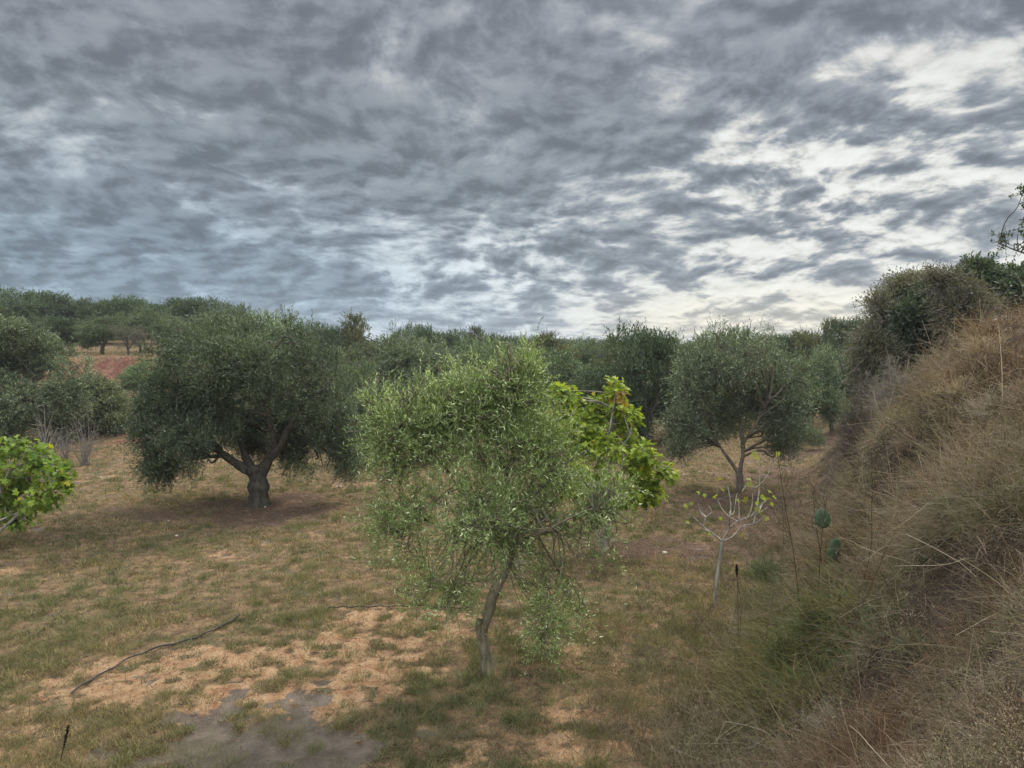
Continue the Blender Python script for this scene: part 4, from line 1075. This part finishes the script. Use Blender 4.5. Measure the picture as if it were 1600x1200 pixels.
# dry stalks spilling beyond the foot on to the track
def acc_foot(x, y):
    p = footp(x, y); return sst(p, -2.3, -.6) * sst(p, 1.0, .2) * .8 * (y > 5.5)
brush(2600, 40, 6.0, 24, .10, .60, acc_foot, lambda x, y, m: .10 + .22 * r.random(m), lambda x, y, m: jit((.17, .135, .085), m, .3, r), .0040, .4, .5, acc=ac)
stuff(ac.build('dry_brush', M_dry), 'tangled grey-brown and straw dry brush covering the bank', 'dry brush')
# green feathery weeds at the foot
ac = Acc()
gc = [(onground(*q, 6), s_) for q, s_ in (((1235, 1085), .42), ((1195, 1040), .30), ((1265, 1010), .42), ((1205, 950), .26), ((1275, 930), .30), ((1235, 985), .30), ((1180, 1095), .22), ((1325, 880), .25), ((1200, 905), .2))]
def acc_green(x, y):
    v = 0
    for c_, s_ in gc: v = v + np.exp(-(((x - c_[0]) / s_) ** 2 + ((y - c_[1]) / (s_ * 1.3)) ** 2))
    return np.clip(v, 0, 1)
def gcol(x, y, m):
    k = fbm(x, y, 1.5, 2, 171)[:, None]; a = r.random((m, 1))
    C = np.array([.105, .108, .042]) * (1 - a) + np.array([.20, .165, .090]) * a
    return np.where(k > .58, np.array([.095, .130, .060]), C)
brush(2600, 46, 6.2, 14, .25, .52, acc_green, lambda x, y, m: .18 + .38 * r.random(m) ** 1.3, gcol, .0062, .30, .5, acc=ac, crad=(.06, .13), droop=.25, rnd=.45, spread=.8)
x, y = scatter(220000, 6.2, 14, .25, .52, .5); q = r.random(len(x)) < acc_green(x, y) * np.clip((fbm(x, y, 4, 3, 191) - .36) * 5, 0, 1); x, y = x[q], y[q]; n = len(x)
P0 = np.stack([x, y, H(x, y) + r.random(n) ** .8 * (.12 + .5 * (fbm(x, y, 3, 2, 192) - .3).clip(0, 1))], -1)
leaves(ac, P0, norm(rdir(n, r) + np.array([0, 0, .5])), rdir(n, r), .018 + .03 * r.random(n), .005 + .005 * r.random(n), np.clip(gcol(x, y, n) * (.5 + 1.3 * r.random((n, 1))), 0, 1))
stuff(ac.build('green_weeds', M_grass), 'feathery olive-green weeds growing along the foot of the bank', 'weeds')

# ------------------------------------------------------------------ thin air haze over the valley
m, t = newmat('haze_air')
pv = t.new('ShaderNodeVolumePrincipled'); pv.inputs['Color'].default_value = (.92, .96, 1.0, 1); pv.inputs['Density'].default_value = .00045; pv.inputs['Anisotropy'].default_value = .2
o = t.new('ShaderNodeOutputMaterial'); t.l.new(pv.outputs[0], o.inputs['Volume'])
hx, hy0, hy1, hz0, hz1 = 950, -320, 1550, -4.0, 16.0
V_ = np.array([(sx, sy, sz) for sx in (-hx, hx) for sy in (hy0, hy1) for sz in (hz0, hz1)], float)
F_ = np.array([(0, 1, 3, 2), (4, 6, 7, 5), (0, 4, 5, 1), (2, 3, 7, 6), (0, 2, 6, 4), (1, 5, 7, 3)])
hz = mesh_np('haze', V_, [F_], m); hz['kind'] = 'stuff'; hz['label'] = 'thin pale air haze over the orchard'; hz['category'] = 'haze'
scn.cycles.volume_bounces = 0

# ------------------------------------------------------------------ separate dry clumps on the bank
CL = [(1560, 650, 8.2, 60, .34, 'pale bleached dry clump high on the bank near the right edge', (.36, .31, .24)), (1440, 770, 8.0, 46, .26, 'grey-brown twiggy clump beside the dark hollow on the bank', (.20, .165, .13)),
      (1510, 800, 6.6, 70, .26, 'greyish green scrubby clump halfway up the bank', (.17, .175, .12)), (1395, 905, 6.8, 56, .24, 'reddish brown clump above the green weeds', (.22, .14, .095)),
      (1570, 960, 4.6, 80, .20, 'dark tangled clump low at the right edge', (.13, .10, .075)), (1440, 1010, 5.2, 60, .18, 'olive-tinted clump in the middle of the lower bank', (.18, .17, .10)),
      (1300, 1140, 5.8, 66, .24, 'grey twiggy clump near the bottom of the bank beside the bare soil', (.25, .215, .175)), (1200, 1165, 6.6, 50, .20, 'low grey clump at the bottom edge where the bank meets the soil', (.24, .205, .165)),
      (1480, 1130, 4.2, 70, .16, 'brown clump at the bottom of the picture right of the grey ones', (.22, .165, .115)), (1500, 620, 9.8, 44, .30, 'straw-coloured clump near the top of the crest', (.38, .30, .19)),
      (1420, 700, 9.6, 40, .30, 'brown clump on the left shoulder of the bank', (.21, .155, .11)), (1350, 800, 10.6, 40, .28, 'dull brown clump at the bank foot above the cactus', (.19, .15, .10)),
      (1545, 555, 10.4, 50, .26, 'tan clump on the rounded top of the crest', (.34, .265, .17))]
for k, (px, py, Y, hw, hz_, lab, cc) in enumerate(CL):
    b = onground(px, py, 2.5); Y = b[1]; s_ = hw * Y / FPX
    twig_bush('dry_clump', lab, 'dry clump', (b[0], b[1], b[2] - .05), s_, s_ * .9, hz_ * (.6 + Y / 14), 70, 16, cc, np.random.default_rng(900 + k), width=.0024 + Y * .00025, n3=1, up=.15, nleaf=700,
              leafc=(tuple(np.array(cc) * .6), tuple(np.array(cc) * 1.2)), ll=.02, lw=.008, group='dry scrub clumps on the bank')

# ------------------------------------------------------------------ upright feathery bushes at the bank foot
for k, (px, py, hw, h_, lab) in enumerate(((1225, 1075, 48, .62, 'upright feathery green bush nearest the bare soil at the bank foot'), (1275, 1020, 46, .66, 'feathery green bush between the sapling and the bank, behind the nearest one'),
        (1212, 985, 34, .55, 'small blue-green feathery bush just right of the sapling trunk'), (1300, 960, 34, .60, 'thin feathery bush below the prickly pear'))):
    b = onground(px, py, 5.5); s_ = hw * b[1] / FPX
    cc = ((.115, .125, .048), (.135, .130, .055), (.095, .130, .062), (.140, .130, .065))[k]
    twig_bush('feathery_bush', lab, 'bush', (b[0], b[1], b[2] - .03), s_, s_, h_, 130, 22, cc, np.random.default_rng(950 + k), width=.0038, n3=1, up=1.1, nleaf=5000,
              leafc=(tuple(np.array(cc) * .8), tuple(np.array(cc) * 1.9)), ll=.03, lw=.006, stemc=(.16, .12, .07), group='feathery bushes at the bank foot')
